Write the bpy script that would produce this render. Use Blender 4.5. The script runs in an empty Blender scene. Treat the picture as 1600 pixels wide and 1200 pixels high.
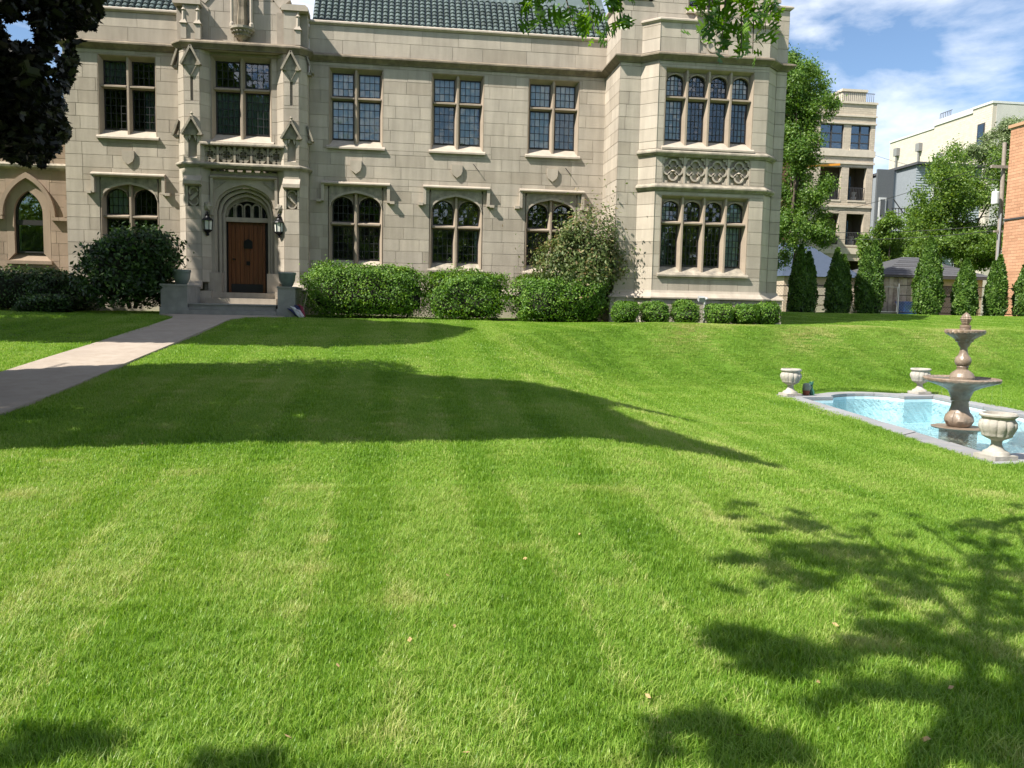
import bpy, bmesh, math, random
import numpy as np
from mathutils import Vector, Matrix

C = bpy.context.scene.collection
PI = math.pi
rnd = random.Random(7)

# ------------------------------------------------------------------ camera
F_PX, PITCH, ROLL, YAW, EYE = 1288.3, -0.09303, 0.02053, 0.1318, 1.6   # px on a 1600 px wide frame, radians, metres

def cam_rot():
    def tr(x, y, f):
        c, s = math.cos(ROLL), math.sin(ROLL); x, y = c*x - s*y, s*x + c*y
        c, s = math.cos(PITCH), math.sin(PITCH); f, y = c*f - s*y, s*f + c*y
        c, s = math.cos(YAW), math.sin(YAW); return Vector((c*x + s*f, -s*x + c*f, y))
    r, u, b = tr(1, 0, 0), tr(0, 1, 0), -tr(0, 0, 1)
    return Matrix((r, u, b)).transposed()

CAM_R = cam_rot()
cam_data = bpy.data.cameras.new('camera')
cam = bpy.data.objects.new('camera', cam_data); C.objects.link(cam)
cam_data.sensor_fit = 'HORIZONTAL'; cam_data.sensor_width = 36.0
cam_data.lens = F_PX / 1600 * 36.0
cam_data.clip_start = 0.05; cam_data.clip_end = 2000
cam.matrix_world = Matrix.Translation((0, 0, EYE)) @ CAM_R.to_4x4()
bpy.context.scene.camera = cam

def ray(px, py):
    return CAM_R @ Vector(((px - 800)/F_PX, (600 - py)/F_PX, -1))

def at(px, py, Y):                      # world point seen at a photo pixel, at distance Y from the viewer
    d = ray(px, py); return Vector((d.x/d.y*Y, Y, EYE + d.z/d.y*Y))

# ------------------------------------------------------------------ light
SUN_TO = Vector((-0.80, -0.37, 1.0)).normalized()      # towards the sun
world = bpy.data.worlds.new('World'); bpy.context.scene.world = world
world.use_nodes = True
nt = world.node_tree; nt.nodes.clear()
sky = nt.nodes.new('ShaderNodeTexSky'); sky.sky_type = 'NISHITA'; sky.sun_disc = False
sky.sun_elevation = math.asin(SUN_TO.z); sky.sun_rotation = math.atan2(SUN_TO.x, SUN_TO.y)
sky.air_density = 1.0; sky.dust_density = 0.25; sky.ozone_density = 4.0
tc = nt.nodes.new('ShaderNodeTexCoord')
mp = nt.nodes.new('ShaderNodeMapping'); mp.inputs['Scale'].default_value = (2.0, 2.0, 5.5); mp.inputs['Location'].default_value = (4.2, 0.3, 0.8)
nz = nt.nodes.new('ShaderNodeTexNoise'); nz.inputs['Scale'].default_value = 1.7; nz.inputs['Detail'].default_value = 9; nz.inputs['Roughness'].default_value = 0.56
nz.inputs['Distortion'].default_value = 0.25
rp = nt.nodes.new('ShaderNodeValToRGB')
rp.color_ramp.elements[0].position = 0.43; rp.color_ramp.elements[0].color = (0, 0, 0, 1)
rp.color_ramp.elements[1].position = 0.65; rp.color_ramp.elements[1].color = (1, 1, 1, 1)
cm = nt.nodes.new('ShaderNodeMixRGB'); cm.inputs[2].default_value = (8.6, 8.8, 9.2, 1)
bgn = nt.nodes.new('ShaderNodeBackground'); bgn.inputs['Strength'].default_value = 0.082
wo = nt.nodes.new('ShaderNodeOutputWorld')
L = nt.links.new
L(tc.outputs['Generated'], mp.inputs[0]); L(mp.outputs[0], nz.inputs['Vector']); L(nz.outputs[0], rp.inputs[0])
L(sky.outputs[0], cm.inputs[1]); L(rp.outputs[0], cm.inputs[0]); L(cm.outputs[0], bgn.inputs[0]); L(bgn.outputs[0], wo.inputs[0])

sun_d = bpy.data.lights.new('sun', 'SUN'); sun_d.energy = 5.0; sun_d.angle = math.radians(0.53); sun_d.color = (1.0, 0.94, 0.84)
sun = bpy.data.objects.new('sun', sun_d); C.objects.link(sun)
sun.rotation_euler = (-SUN_TO).to_track_quat('-Z', 'Y').to_euler()
sun.location = (-20, -10, 30)
vs = bpy.context.scene.view_settings
bpy.context.scene.display_settings.display_device = 'sRGB'
vs.view_transform = 'Standard'; vs.look = 'None'; vs.exposure = 1.0; vs.gamma = 1.0
vs.use_curve_mapping = False
cy = bpy.context.scene.cycles
cy.max_bounces = 6; cy.transparent_max_bounces = 12; cy.diffuse_bounces = 3; cy.glossy_bounces = 3; cy.transmission_bounces = 4
cy.caustics_reflective = False; cy.caustics_refractive = False

# ------------------------------------------------------------------ helpers
def tag(o, label=None, cat=None, group=None, kind=None):
    if label: o['label'] = label
    if cat: o['category'] = cat
    if group: o['group'] = group
    if kind: o['kind'] = kind
    return o

def empty(name, loc=(0, 0, 0), label=None, cat=None, group=None, rz=0):
    o = bpy.data.objects.new(name, None); C.objects.link(o); o.location = loc; o.rotation_euler = (0, 0, rz)
    o.empty_display_size = 0.2
    return tag(o, label, cat, group)

def copy_tree(o, parent=None):
    c = o.copy(); C.objects.link(c)
    if parent: c.parent = parent
    for ch in list(o.children): copy_tree(ch, c)
    return c

def link(name, me, mat=None, parent=None, smooth=False):
    o = bpy.data.objects.new(name, me); C.objects.link(o)
    if mat is not None and not me.materials: me.materials.append(mat)
    if parent is not None: o.parent = parent
    if smooth: me.shade_smooth()
    return o

class MB:
    def __init__(s): s.v = []; s.f = []
    def add(s, vs, fs):
        n = len(s.v); s.v += [tuple(p) for p in vs]; s.f += [tuple(i + n for i in f) for f in fs]; return s
    def box(s, x0, x1, y0, y1, z0, z1):
        return s.add([(x0,y0,z0),(x1,y0,z0),(x1,y1,z0),(x0,y1,z0),(x0,y0,z1),(x1,y0,z1),(x1,y1,z1),(x0,y1,z1)],
                     [(0,3,2,1),(4,5,6,7),(0,1,5,4),(1,2,6,5),(2,3,7,6),(3,0,4,7)])
    def obox(s, c, u, v, w):            # oriented box: centre, three half-axes
        c, u, v, w = map(Vector, (c, u, v, w))
        P = [c-u-v-w, c+u-v-w, c+u+v-w, c-u+v-w, c-u-v+w, c+u-v+w, c+u+v+w, c-u+v+w]
        return s.add(P, [(0,3,2,1),(4,5,6,7),(0,1,5,4),(1,2,6,5),(2,3,7,6),(3,0,4,7)])
    def bar(s, a, b, t, t2=None):       # square bar between two points
        a, b = Vector(a), Vector(b); d = (b - a); l = d.length; d.normalize()
        up = Vector((0,0,1)) if abs(d.z) < .9 else Vector((1,0,0))
        x = d.cross(up).normalized(); y = x.cross(d)
        return s.obox((a+b)/2, d*l/2, x*t/2, y*(t2 or t)/2)
    def tube(s, pts, r, n=8, caps=True):
        pts = [Vector(p) for p in pts]; k = len(pts); rs = r if hasattr(r, '__len__') else [r]*k
        V = []; F = []
        for i, p in enumerate(pts):
            d = (pts[min(i+1, k-1)] - pts[max(i-1, 0)]).normalized()
            up = Vector((0,0,1)) if abs(d.z) < .95 else Vector((1,0,0))
            x = d.cross(up).normalized(); y = x.cross(d)
            for j in range(n):
                a = 2*PI*j/n; V.append(p + x*math.cos(a)*rs[i] + y*math.sin(a)*rs[i])
        for i in range(k-1):
            for j in range(n):
                F.append((i*n+j, i*n+(j+1)%n, (i+1)*n+(j+1)%n, (i+1)*n+j))
        if caps: F.append(tuple(range(n-1, -1, -1))); F.append(tuple((k-1)*n+j for j in range(n)))
        return s.add(V, F)
    def lathe(s, prof, n=32, c=(0,0,0), mod=None, cap=True):
        V = []; F = []
        for (r, z) in prof:
            for j in range(n):
                a = 2*PI*j/n; q = r*(mod(a, z) if mod else 1)
                V.append((c[0]+q*math.cos(a), c[1]+q*math.sin(a), c[2]+z))
        for i in range(len(prof)-1):
            for j in range(n): F.append((i*n+j, i*n+(j+1)%n, (i+1)*n+(j+1)%n, (i+1)*n+j))
        if cap: F.append(tuple(range(n-1, -1, -1))); F.append(tuple((len(prof)-1)*n+j for j in range(n)))
        return s.add(V, F)
    def prism(s, poly, y0, y1):         # polygon in XZ (counter-clockwise seen from -Y), extruded from y0 (front) to y1
        n = len(poly)
        V = [(x, y0, z) for x, z in poly] + [(x, y1, z) for x, z in poly]
        F = [tuple(range(n)), tuple(range(2*n-1, n-1, -1))]
        F += [((i+1) % n, i, n+i, n+(i+1) % n) for i in range(n)]
        return s.add(V, F)
    def slab(s, poly, z0, z1):          # polygon in XY (counter-clockwise seen from above)
        n = len(poly)
        V = [(x, y, z1) for x, y in poly] + [(x, y, z0) for x, y in poly]
        F = [tuple(range(n)), tuple(range(2*n-1, n-1, -1))]
        F += [((i+1) % n, i, n+i, n+(i+1) % n) for i in range(n)]
        return s.add(V, F)
    def strip(s, A, B, y0, y1):         # solid band between two open polylines in XZ (A outer, B inner, same length)
        n = len(A)
        V = [(x,y0,z) for x,z in A] + [(x,y0,z) for x,z in B] + [(x,y1,z) for x,z in A] + [(x,y1,z) for x,z in B]
        F = []
        for i in range(n-1):
            a, b = i, i+1
            F += [(a, b, n+b, n+a), (2*n+b, 2*n+a, 3*n+a, 3*n+b), (a, 2*n+a, 2*n+b, b), (n+b, 3*n+b, 3*n+a, n+a)]
        F += [(0, n, 3*n, 2*n), (n-1, 3*n-1, 4*n-1, 2*n-1)]
        return s.add(V, F)
    def sweep(s, path, prof):           # profile (out, z) along a plan polyline (x, y); 'out' to the right of travel, mitred
        P = [Vector((p[0], p[1])) for p in path]; n = len(P); k = len(prof); V = []; F = []
        for i in range(n):
            d0 = (P[i]-P[i-1]).normalized() if i else (P[1]-P[0]).normalized()
            d1 = (P[i+1]-P[i]).normalized() if i < n-1 else d0
            n0 = Vector((d0.y, -d0.x)); n1 = Vector((d1.y, -d1.x))
            m = (n0+n1); m = m/(1+n0.dot(n1))
            for o, z in prof: V.append((P[i].x+m.x*o, P[i].y+m.y*o, z))
        for i in range(n-1):
            for j in range(k): F.append((i*k+j, i*k+(j+1)%k, (i+1)*k+(j+1)%k, (i+1)*k+j))
        F.append(tuple(range(k-1, -1, -1))); F.append(tuple((n-1)*k+j for j in range(k)))
        return s.add(V, F)
    def mesh(s, name):
        me = bpy.data.meshes.new(name); me.from_pydata(s.v, [], s.f); me.update(); return me
    def build(s, name, mat, parent=None, smooth=False, fix=True):
        me = s.mesh(name)
        if fix and s.f:
            bm = bmesh.new(); bm.from_mesh(me); bmesh.ops.recalc_face_normals(bm, faces=bm.faces); bm.to_mesh(me); bm.free()
        o = link(name, me, mat, parent)
        if smooth: smooth_by_angle(me, 40)
        return o

def smooth_by_angle(me, deg):
    me.shade_smooth()
    bm = bmesh.new(); bm.from_mesh(me); lim = math.radians(deg)
    for e in bm.edges:
        if len(e.link_faces) == 2 and e.calc_face_angle(0) > lim: e.smooth = False
    bm.to_mesh(me); bm.free()

# ------------------------------------------------------------------ materials
def new_mat(name):
    m = bpy.data.materials.new(name); m.use_nodes = True; t = m.node_tree; t.nodes.clear()
    out = t.nodes.new('ShaderNodeOutputMaterial'); return m, t, out

def N(t, typ, **kw):
    n = t.nodes.new(typ)
    for k, v in kw.items():
        if k in n.inputs: n.inputs[k].default_value = v
        else: setattr(n, k, v)
    return n

def ramp(t, stops):
    r = t.nodes.new('ShaderNodeValToRGB'); e = r.color_ramp.elements
    while len(e) < len(stops): e.new(0.5)
    for i, (p, c) in enumerate(stops):
        e[i].position = p; e[i].color = (c[0], c[1], c[2], 1) if hasattr(c, '__len__') else (c, c, c, 1)
    return r

def rough_mat(name, col, col2=None, scale=3.0, rough=0.85, piece=0.0, bump=0.0, bscale=40.0, streak=0.0, spec=0.3, dirt=None, dirt_amt=0.0):
    """mineral or painted surface: two tones by noise, a tone step per loose piece, fine relief, water streaks"""
    m, t, out = new_mat(name); l = t.links.new
    p = N(t, 'ShaderNodeBsdfPrincipled', Roughness=rough); p.inputs['Specular IOR Level'].default_value = spec
    tcn = N(t, 'ShaderNodeTexCoord'); geo = N(t, 'ShaderNodeNewGeometry'); oi = N(t, 'ShaderNodeObjectInfo')
    pos = geo.outputs['Position']
    n1 = N(t, 'ShaderNodeTexNoise', Scale=scale, Detail=6.0, Roughness=0.6); l(pos, n1.inputs['Vector'])
    r1 = ramp(t, [(0.32, col), (0.7, col2 or tuple(c*0.82 for c in col))]); l(n1.outputs[0], r1.inputs[0])
    cur = r1.outputs[0]
    if piece:
        ad = N(t, 'ShaderNodeMath', operation='ADD'); l(geo.outputs['Random Per Island'], ad.inputs[0]); l(oi.outputs['Random'], ad.inputs[1])
        fr = N(t, 'ShaderNodeMath', operation='FRACT'); l(ad.outputs[0], fr.inputs[0])
        rr = ramp(t, [(0.0, tuple(1-piece*k for k in (.9, 1.0, 1.15))), (0.5, 1.0), (1.0, tuple(1+piece*k for k in (.6, .55, .45)))]); l(fr.outputs[0], rr.inputs[0])
        mx = N(t, 'ShaderNodeMixRGB', blend_type='MULTIPLY'); mx.inputs[0].default_value = 1
        l(cur, mx.inputs[1]); l(rr.outputs[0], mx.inputs[2]); cur = mx.outputs[0]
    if streak:
        mpn = N(t, 'ShaderNodeMapping'); mpn.inputs['Scale'].default_value = (2.6, 2.6, 0.28); l(pos, mpn.inputs[0])
        n2 = N(t, 'ShaderNodeTexNoise', Scale=1.6, Detail=5.0, Roughness=0.65); l(mpn.outputs[0], n2.inputs['Vector'])
        r2 = ramp(t, [(0.38, 1-streak), (0.62, 1.0)]); l(n2.outputs[0], r2.inputs[0])
        mx = N(t, 'ShaderNodeMixRGB', blend_type='MULTIPLY'); mx.inputs[0].default_value = 1
        l(cur, mx.inputs[1]); l(r2.outputs[0], mx.inputs[2]); cur = mx.outputs[0]
    if dirt:
        n3 = N(t, 'ShaderNodeTexNoise', Scale=4.5, Detail=8.0, Roughness=0.7); l(pos, n3.inputs['Vector'])
        r3 = ramp(t, [(0.40, 0.0), (0.66, dirt_amt)]); l(n3.outputs[0], r3.inputs[0])
        mx = N(t, 'ShaderNodeMixRGB'); l(r3.outputs[0], mx.inputs[0]); l(cur, mx.inputs[1]); mx.inputs[2].default_value = (*dirt, 1); cur = mx.outputs[0]
    l(cur, p.inputs['Base Color'])
    if bump:
        nb = N(t, 'ShaderNodeTexNoise', Scale=bscale, Detail=4.0); l(pos, nb.inputs['Vector'])
        b = N(t, 'ShaderNodeBump', Strength=bump, Distance=0.02); l(nb.outputs[0], b.inputs['Height']); l(b.outputs[0], p.inputs['Normal'])
    l(p.outputs[0], out.inputs[0]); return m

def leaf_mat(name, c0, c1, trans=0.35, rough=0.45, tip=None, patch=2.0):
    m, t, out = new_mat(name); l = t.links.new
    geo = N(t, 'ShaderNodeNewGeometry')
    r = ramp(t, [(0.0, c0), (0.75, c1)] + ([(1.0, tip)] if tip else [(1.0, c1)])); 
    nzz = N(t, 'ShaderNodeTexNoise', Scale=patch, Detail=2.0); l(geo.outputs['Position'], nzz.inputs['Vector'])
    a = N(t, 'ShaderNodeMath', operation='MULTIPLY_ADD'); l(nzz.outputs[0], a.inputs[0]); a.inputs[1].default_value = 0.9; a.inputs[2].default_value = -0.45
    ad = N(t, 'ShaderNodeMath', operation='ADD', use_clamp=True); l(geo.outputs['Random Per Island'], ad.inputs[0]); l(a.outputs[0], ad.inputs[1])
    l(ad.outputs[0], r.inputs[0])
    p = N(t, 'ShaderNodeBsdfPrincipled', Roughness=rough); l(r.outputs[0], p.inputs['Base Color']); p.inputs['Specular IOR Level'].default_value = 0.35
    tr = N(t, 'ShaderNodeBsdfTranslucent')
    hs = N(t, 'ShaderNodeHueSaturation', Hue=0.485, Saturation=1.15, Value=1.6); l(r.outputs[0], hs.inputs['Color']); l(hs.outputs[0], tr.inputs[0])
    mx = N(t, 'ShaderNodeMixShader'); mx.inputs[0].default_value = trans
    l(p.outputs[0], mx.inputs[1]); l(tr.outputs[0], mx.inputs[2]); l(mx.outputs[0], out.inputs[0]); return m

def simple_mat(name, col, rough=0.6, metal=0.0, spec=0.4):
    m, t, out = new_mat(name); p = N(t, 'ShaderNodeBsdfPrincipled', Roughness=rough, Metallic=metal)
    nzz = N(t, 'ShaderNodeTexNoise', Scale=9.0, Detail=4.0); geo = N(t, 'ShaderNodeNewGeometry'); t.links.new(geo.outputs['Position'], nzz.inputs['Vector'])
    r = ramp(t, [(0.3, tuple(c*0.85 for c in col)), (0.7, col)]); t.links.new(nzz.outputs[0], r.inputs[0]); t.links.new(r.outputs[0], p.inputs['Base Color'])
    p.inputs['Specular IOR Level'].default_value = spec; t.links.new(p.outputs[0], out.inputs[0]); return m

def glass_mat(name, tint=(0.75, 0.8, 0.8), refl=0.10, rough=0.015, bump=0.12):
    m, t, out = new_mat(name); l = t.links.new
    tr = N(t, 'ShaderNodeBsdfTransparent'); tr.inputs[0].default_value = (*tint, 1)
    gl = N(t, 'ShaderNodeBsdfGlossy', Roughness=rough); gl.inputs[0].default_value = (1, 1, 1, 1)
    fr = N(t, 'ShaderNodeFresnel', IOR=1.5)
    mu = N(t, 'ShaderNodeMath', operation='MULTIPLY_ADD', use_clamp=True); l(fr.outputs[0], mu.inputs[0]); mu.inputs[1].default_value = 1.2; mu.inputs[2].default_value = refl
    geo = N(t, 'ShaderNodeNewGeometry')
    nb = N(t, 'ShaderNodeTexNoise', Scale=3.5, Detail=2.0); l(geo.outputs['Position'], nb.inputs['Vector'])
    b = N(t, 'ShaderNodeBump', Strength=bump, Distance=0.03); l(nb.outputs[0], b.inputs['Height']); l(b.outputs[0], gl.inputs['Normal'])
    mx = N(t, 'ShaderNodeMixShader'); l(mu.outputs[0], mx.inputs[0]); l(tr.outputs[0], mx.inputs[1]); l(gl.outputs[0], mx.inputs[2]); l(mx.outputs[0], out.inputs[0]); return m

M = {}
M['stone'] = rough_mat('limestone', (0.452, 0.398, 0.332), (0.385, 0.338, 0.28), 1.4, 0.9, piece=0.17, bump=0.25, bscale=60, streak=0.16)
M['trim'] = rough_mat('dressed limestone', (0.448, 0.39, 0.322), (0.378, 0.328, 0.27), 3.0, 0.85, piece=0.05, bump=0.15, bscale=70, streak=0.14)
M['frame_stone'] = rough_mat('tan window stone', (0.36, 0.295, 0.23), (0.30, 0.245, 0.19), 3.0, 0.85, bump=0.15, bscale=70, streak=0.12)
M['cornice'] = rough_mat('sooty limestone', (0.27, 0.225, 0.165), (0.15, 0.125, 0.095), 3.5, 0.9, bump=0.3, bscale=50, streak=0.25)
M['weather'] = rough_mat('weathered limestone', (0.42, 0.37, 0.29), (0.2, 0.18, 0.15), 5.0, 0.9, bump=0.3, bscale=50, streak=0.25)
M['mortar'] = rough_mat('dark mortar', (0.345, 0.30, 0.248), None, 6.0, 0.95)
M['step'] = rough_mat('step stone', (0.33, 0.32, 0.30), (0.24, 0.235, 0.225), 4.0, 0.85, piece=0.06, bump=0.2)
M['glass'] = glass_mat('leaded glass', (0.80, 0.86, 0.86), 0.07, 0.02, 0.25)
M['lead'] = simple_mat('lead came', (0.035, 0.037, 0.04), 0.55, 0.3)
M['casement'] = simple_mat('dark casement paint', (0.022, 0.02, 0.02), 0.5)
M['room'] = simple_mat('unlit room dark', (0.045, 0.042, 0.04), 0.9)  # near-black wall colour stands in for the darkness of an unlit room
M['curtain'] = simple_mat('pale curtain cloth', (0.74, 0.80, 0.80), 0.9)
M['curtain_dark'] = simple_mat('grey green blind', (0.24, 0.30, 0.28), 0.9)
M['tile'] = rough_mat('green glazed roof tile', (0.105, 0.138, 0.130), (0.07, 0.094, 0.092), 1.2, 0.36, piece=0.28, spec=0.6)
M['iron'] = simple_mat('black iron', (0.02, 0.02, 0.022), 0.45, 0.6)
# ------------------------------------------------------------------ terrain
def sstep(a, b, x):
    t = np.clip((np.asarray(x, float) - a)/(b - a), 0, 1); return t*t*(3 - 2*t)

Z_POOL = -0.20
UP_Y = [-200, 0, 5, 9.8, 14.1, 17, 20, 23, 25, 30, 200]
UP_Z = [-0.05, 0.0, 0.06, 0.29, 0.54, 0.76, 0.97, 1.17, 1.24, 1.27, 1.3]

def ground_z(x, y):
    x = np.asarray(x, float); y = np.asarray(y, float)
    up = np.interp(y, UP_Y, UP_Z)
    up = (np.interp(y-.7, UP_Y, UP_Z) + up + np.interp(y+.7, UP_Y, UP_Z))/3
    back = sstep(11.0, 14.0, x)*sstep(23.5, 31.0, y)*0.34             # ground climbs gently to the fence behind the house
    up = up + back + 0.14*sstep(4.0, 8.0, x)*np.exp(-((y - 21.8)/1.3)**2)
    # sunken garden round the pool: rounded box x > 4, y < 19.2, soft banks
    dx = 4.3 - x; dy = y - 19.2
    ox = np.maximum(dx + 1.6, 0); oy = np.maximum(dy + 1.6, 0)
    d = np.sqrt(ox*ox + oy*oy) - 1.6 + np.minimum(np.maximum(dx, dy) + 1.6, 0)
    w = np.where(dy > dx, 2.35, 2.6)
    q_ = np.clip((d/np.maximum(w, .1) + .3)/1.3, 0, 1); t = 0.55*sstep(0, 1, q_) + 0.45*np.where(q_ < .25, 2*q_*q_/ .875 , np.where(q_ > .9, 1 - (1-q_)**2/.15*1.0, (q_-.125)/.8375)); t = np.clip(t, 0, 1)
    z = Z_POOL + (up - Z_POOL)*t
    z = z + 0.018*np.sin(x*1.1 + 0.7*np.sin(y*.6)) * np.cos(y*0.83 + .5) * sstep(3, 8, y)
    return z

def gz1(x, y): return float(ground_z(x, y))

# pool plan: slightly skewed frame (s across, t along), origin at the near left urn
PO = np.array([7.50, 9.44]); PBX = np.array([0.990, 0.137]); PAY = np.array([0.119, 0.993]); P_W, P_L = 3.63, 7.55
P_INV = np.linalg.inv(np.stack([PBX, PAY], 1))
def pool_pt(s, t): q = PO + PBX*s + PAY*t; return (float(q[0]), float(q[1]))
def pool_st(x, y):
    q = P_INV @ np.stack([np.ravel(x) - PO[0], np.ravel(y) - PO[1]]); return q[0].reshape(np.shape(x)), q[1].reshape(np.shape(x))
def in_pool(x, y, m=0.0):
    s, t = pool_st(x, y)
    a = (s > 0.05-m) & (s < P_W-.05+m) & (t > 0.05-m) & (t < P_L-.05+m)
    b = (np.hypot(s - P_W/2, (t - P_L)/1.0) < 1.15+m) | (np.hypot(s - P_W/2, t) < 1.15+m)
    return a | b

# walk: right edge and left edge in plan
WALK_R, WALK_L = -4.42, -5.83
def in_walk(x, y, m=0.0): return (x > WALK_L-m) & (x < WALK_R+m) & (y < 24.6)
# ------------------------------------------------------------------ the house
YM, YP, YE, YW, YB = 26.0, 25.40, 25.66, 24.25, 23.85      # planes: main wall, entrance piers, entrance wall, wing, bay
XL, XR = -9.80, 11.35
Z0, ZP, ZC, ZT = 1.0, 2.15, 9.04, 9.86                      # ground, plinth top, cornice top, parapet top
house = empty('stone_mansion', (0.8, 26, 1.2), 'two storey Tudor Gothic limestone mansion with green tiled roof and leaded windows', 'mansion')
HINV = Matrix.Translation((-0.8, -26, -1.2))
def H(mb_or_obj):
    mb_or_obj.matrix_parent_inverse = HINV; return mb_or_obj
def hb(mb, name, mat, parent=None, smooth=False, kind=None):
    o = mb.build(name, mat, parent or house, smooth)
    if parent is None: H(o)
    if kind: o['kind'] = kind
    return o

def subtract(rects, holes):
    for (a, b, c, d) in holes:
        out = []
        for (x0, x1, z0, z1) in rects:
            if b <= x0 or a >= x1 or d <= z0 or c >= z1: out.append((x0, x1, z0, z1)); continue
            if c > z0: out.append((x0, x1, z0, c))
            if d < z1: out.append((x0, x1, d, z1))
            m0, m1 = max(c, z0), min(d, z1)
            if a > x0: out.append((x0, a, m0, m1))
            if b < x1: out.append((b, x1, m0, m1))
        rects = out
    return rects

STONES = []                                  # (visible size, origin, u, n, rect)
CORE = MB()
def panel(O, u, x0, x1, z0, z1, holes=(), course=0.363, zref=7.24, smin=0.55, smax=1.0, back=0.3, one=False, seed=1):
    """ashlar facing: rect in (u, z) at plan origin O along u; outward normal is u turned right"""
    r = random.Random(seed*977 + int(x0*100)); u = Vector((u[0], u[1], 0)); n = Vector((u.y, -u.x, 0)); O = Vector((O[0], O[1], 0))
    for (a, b, c, d) in subtract([(x0, x1, z0, z1)], holes):
        P = [O + u*a, O + u*b, O + u*b - n*back, O + u*a - n*back]
        CORE.add([(p.x, p.y, z) for z in (c, d) for p in P], [(0,1,5,4),(1,2,6,5),(2,3,7,6),(3,0,4,7),(0,3,2,1),(4,5,6,7)])
    k = math.floor((z0 - zref)/course + 1e-6); zs = zref + k*course
    row = 0
    while zs < z1 - 1e-4:
        a, b = max(zs, z0), min(zs + course, z1); zs += course; row += 1
        if b - a < 0.07: continue
        cuts = [x0]
        if not one:
            x = x0 + r.uniform(.25, .8)*smax*0.8
            while x < x1 - smin*.5: cuts.append(x); x += r.uniform(smin, smax)
        cuts.append(x1)
        for i in range(len(cuts)-1):
            for (p, q, c, d) in subtract([(cuts[i], cuts[i+1], a, b)], holes):
                if q - p < 0.04 or d - c < 0.03: continue
                STONES.append((min(q-p, 3*(d-c))*(d-c), O, u, n, (p, q, c, d), r.uniform(.006, .011), r.random()))

def stone_geo(mb, st):
    _, O, u, n, (p, q, c, d), pr, _k = st; g = 0.0032; e = 0.003
    def P(x, z, o): w = O + u*x + n*o; return (w.x, w.y, z)
    V = [P(p+g, c+g, -.01), P(q-g, c+g, -.01), P(q-g, d-g, -.01), P(p+g, d-g, -.01),
         P(p+g+e, c+g+e, pr), P(q-g-e, c+g+e, pr), P(q-g-e, d-g-e, pr), P(p+g+e, d-g-e, pr)]
    mb.add(V, [(4,5,6,7),(0,1,5,4),(1,2,6,5),(2,3,7,6),(3,0,4,7)])

# ---- window openings (x0, x1, z0, z1) in each wall plane
UPW = [(-8.86, -7.24), (-2.29, -0.67), (0.78, 2.40), (3.77, 5.39)]      # upper windows of the main wall
UPZ = (6.28, 8.66); LOZ = (2.66, 5.22)
holes_main = [(a, b, *UPZ) for a, b in UPW] + [(a - .02, b + .02, *LOZ) for a, b in UPW]
MX0, MX1 = -6.55, -2.86
panel((0, YM), (1, 0), XL, MX0, ZP, ZC - .25, holes_main, seed=1)
panel((0, YM), (1, 0), MX1, 6.22, ZP, ZC - .25, holes_main, seed=2)
panel((0, YM), (1, 0), XL, MX0, ZC + .003, ZT, (), 0.405, ZC, .9, 1.6, seed=3)
panel((0, YM), (1, 0), MX1, 6.22, ZC + .003, ZT, (), 0.405, ZC, .9, 1.6, seed=4)
panel((0, YM - .14), (1, 0), XL - .14, MX0, Z0, ZP - .2, (), 0.45, ZP - .2, .8, 1.3, seed=5)
panel((0, YM - .14), (1, 0), MX1, 6.22, Z0, ZP - .2, (), 0.45, ZP - .2, .8, 1.3, seed=6)
panel((XL, 36), (0, -1), 0, 10, ZP, ZT, (), seed=7)                       # west end
# wing: west return, front, east return, gable
panel((6.22, YM), (0, -1), 0, YM - YW, ZP, ZC - .25, (), smin=.8, smax=1.5, seed=8)
panel((6.22, YM), (0, -1), 0, YM - YW, ZC + .003, 10.55, (), 0.405, ZC, .8, 1.5, seed=9)
bx0, bx1, ch = 6.85, 11.03, 0.42
panel((0, YW), (1, 0), 6.22, bx0, ZP, ZC - .25, (), smin=.5, smax=.9, seed=10)
panel((0, YW), (1, 0), bx1, XR, ZP, ZC - .25, (), one=True, seed=11)
panel((0, YW), (1, 0), 6.22, XR, ZC + .003, 10.55, [(8.2, 9.3, 10.3, 13)], 0.405, ZC, .7, 1.2, seed=12)
panel((XR, YW), (0, 1), 0, 12, ZP, 10.55, (), seed=13)
# gable above the kneelers, built in shrinking courses
gx0, gx1, gz, slope = 6.95, 10.85, 10.55, 2.3
z = gz
while z < 14.5:
    i0 = (z - gz)/slope; i1 = (z + .42 - gz)/slope
    panel((0, YW), (1, 0), gx0 + i1, gx1 - i1, z, z + .42, [(8.2, 9.3, 10.3, 12.3)], .42, z, .6, 1.1, seed=int(z*10)); z += .42
panel((0, YW - .14), (1, 0), 6.22 - .14, bx0, Z0, ZP - .2, (), 0.45, ZP - .2, one=True, seed=14)
panel((0, YW - .14), (1, 0), bx1 + .08, XR + .14, Z0, ZP - .2, (), 0.45, ZP - .2, one=True, seed=15)
panel((6.22 - .14, YM), (0, -1), 0, YM - YW + .14, Z0, ZP - .2, (), 0.45, ZP - .2, .8, 1.2, seed=16)
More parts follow.
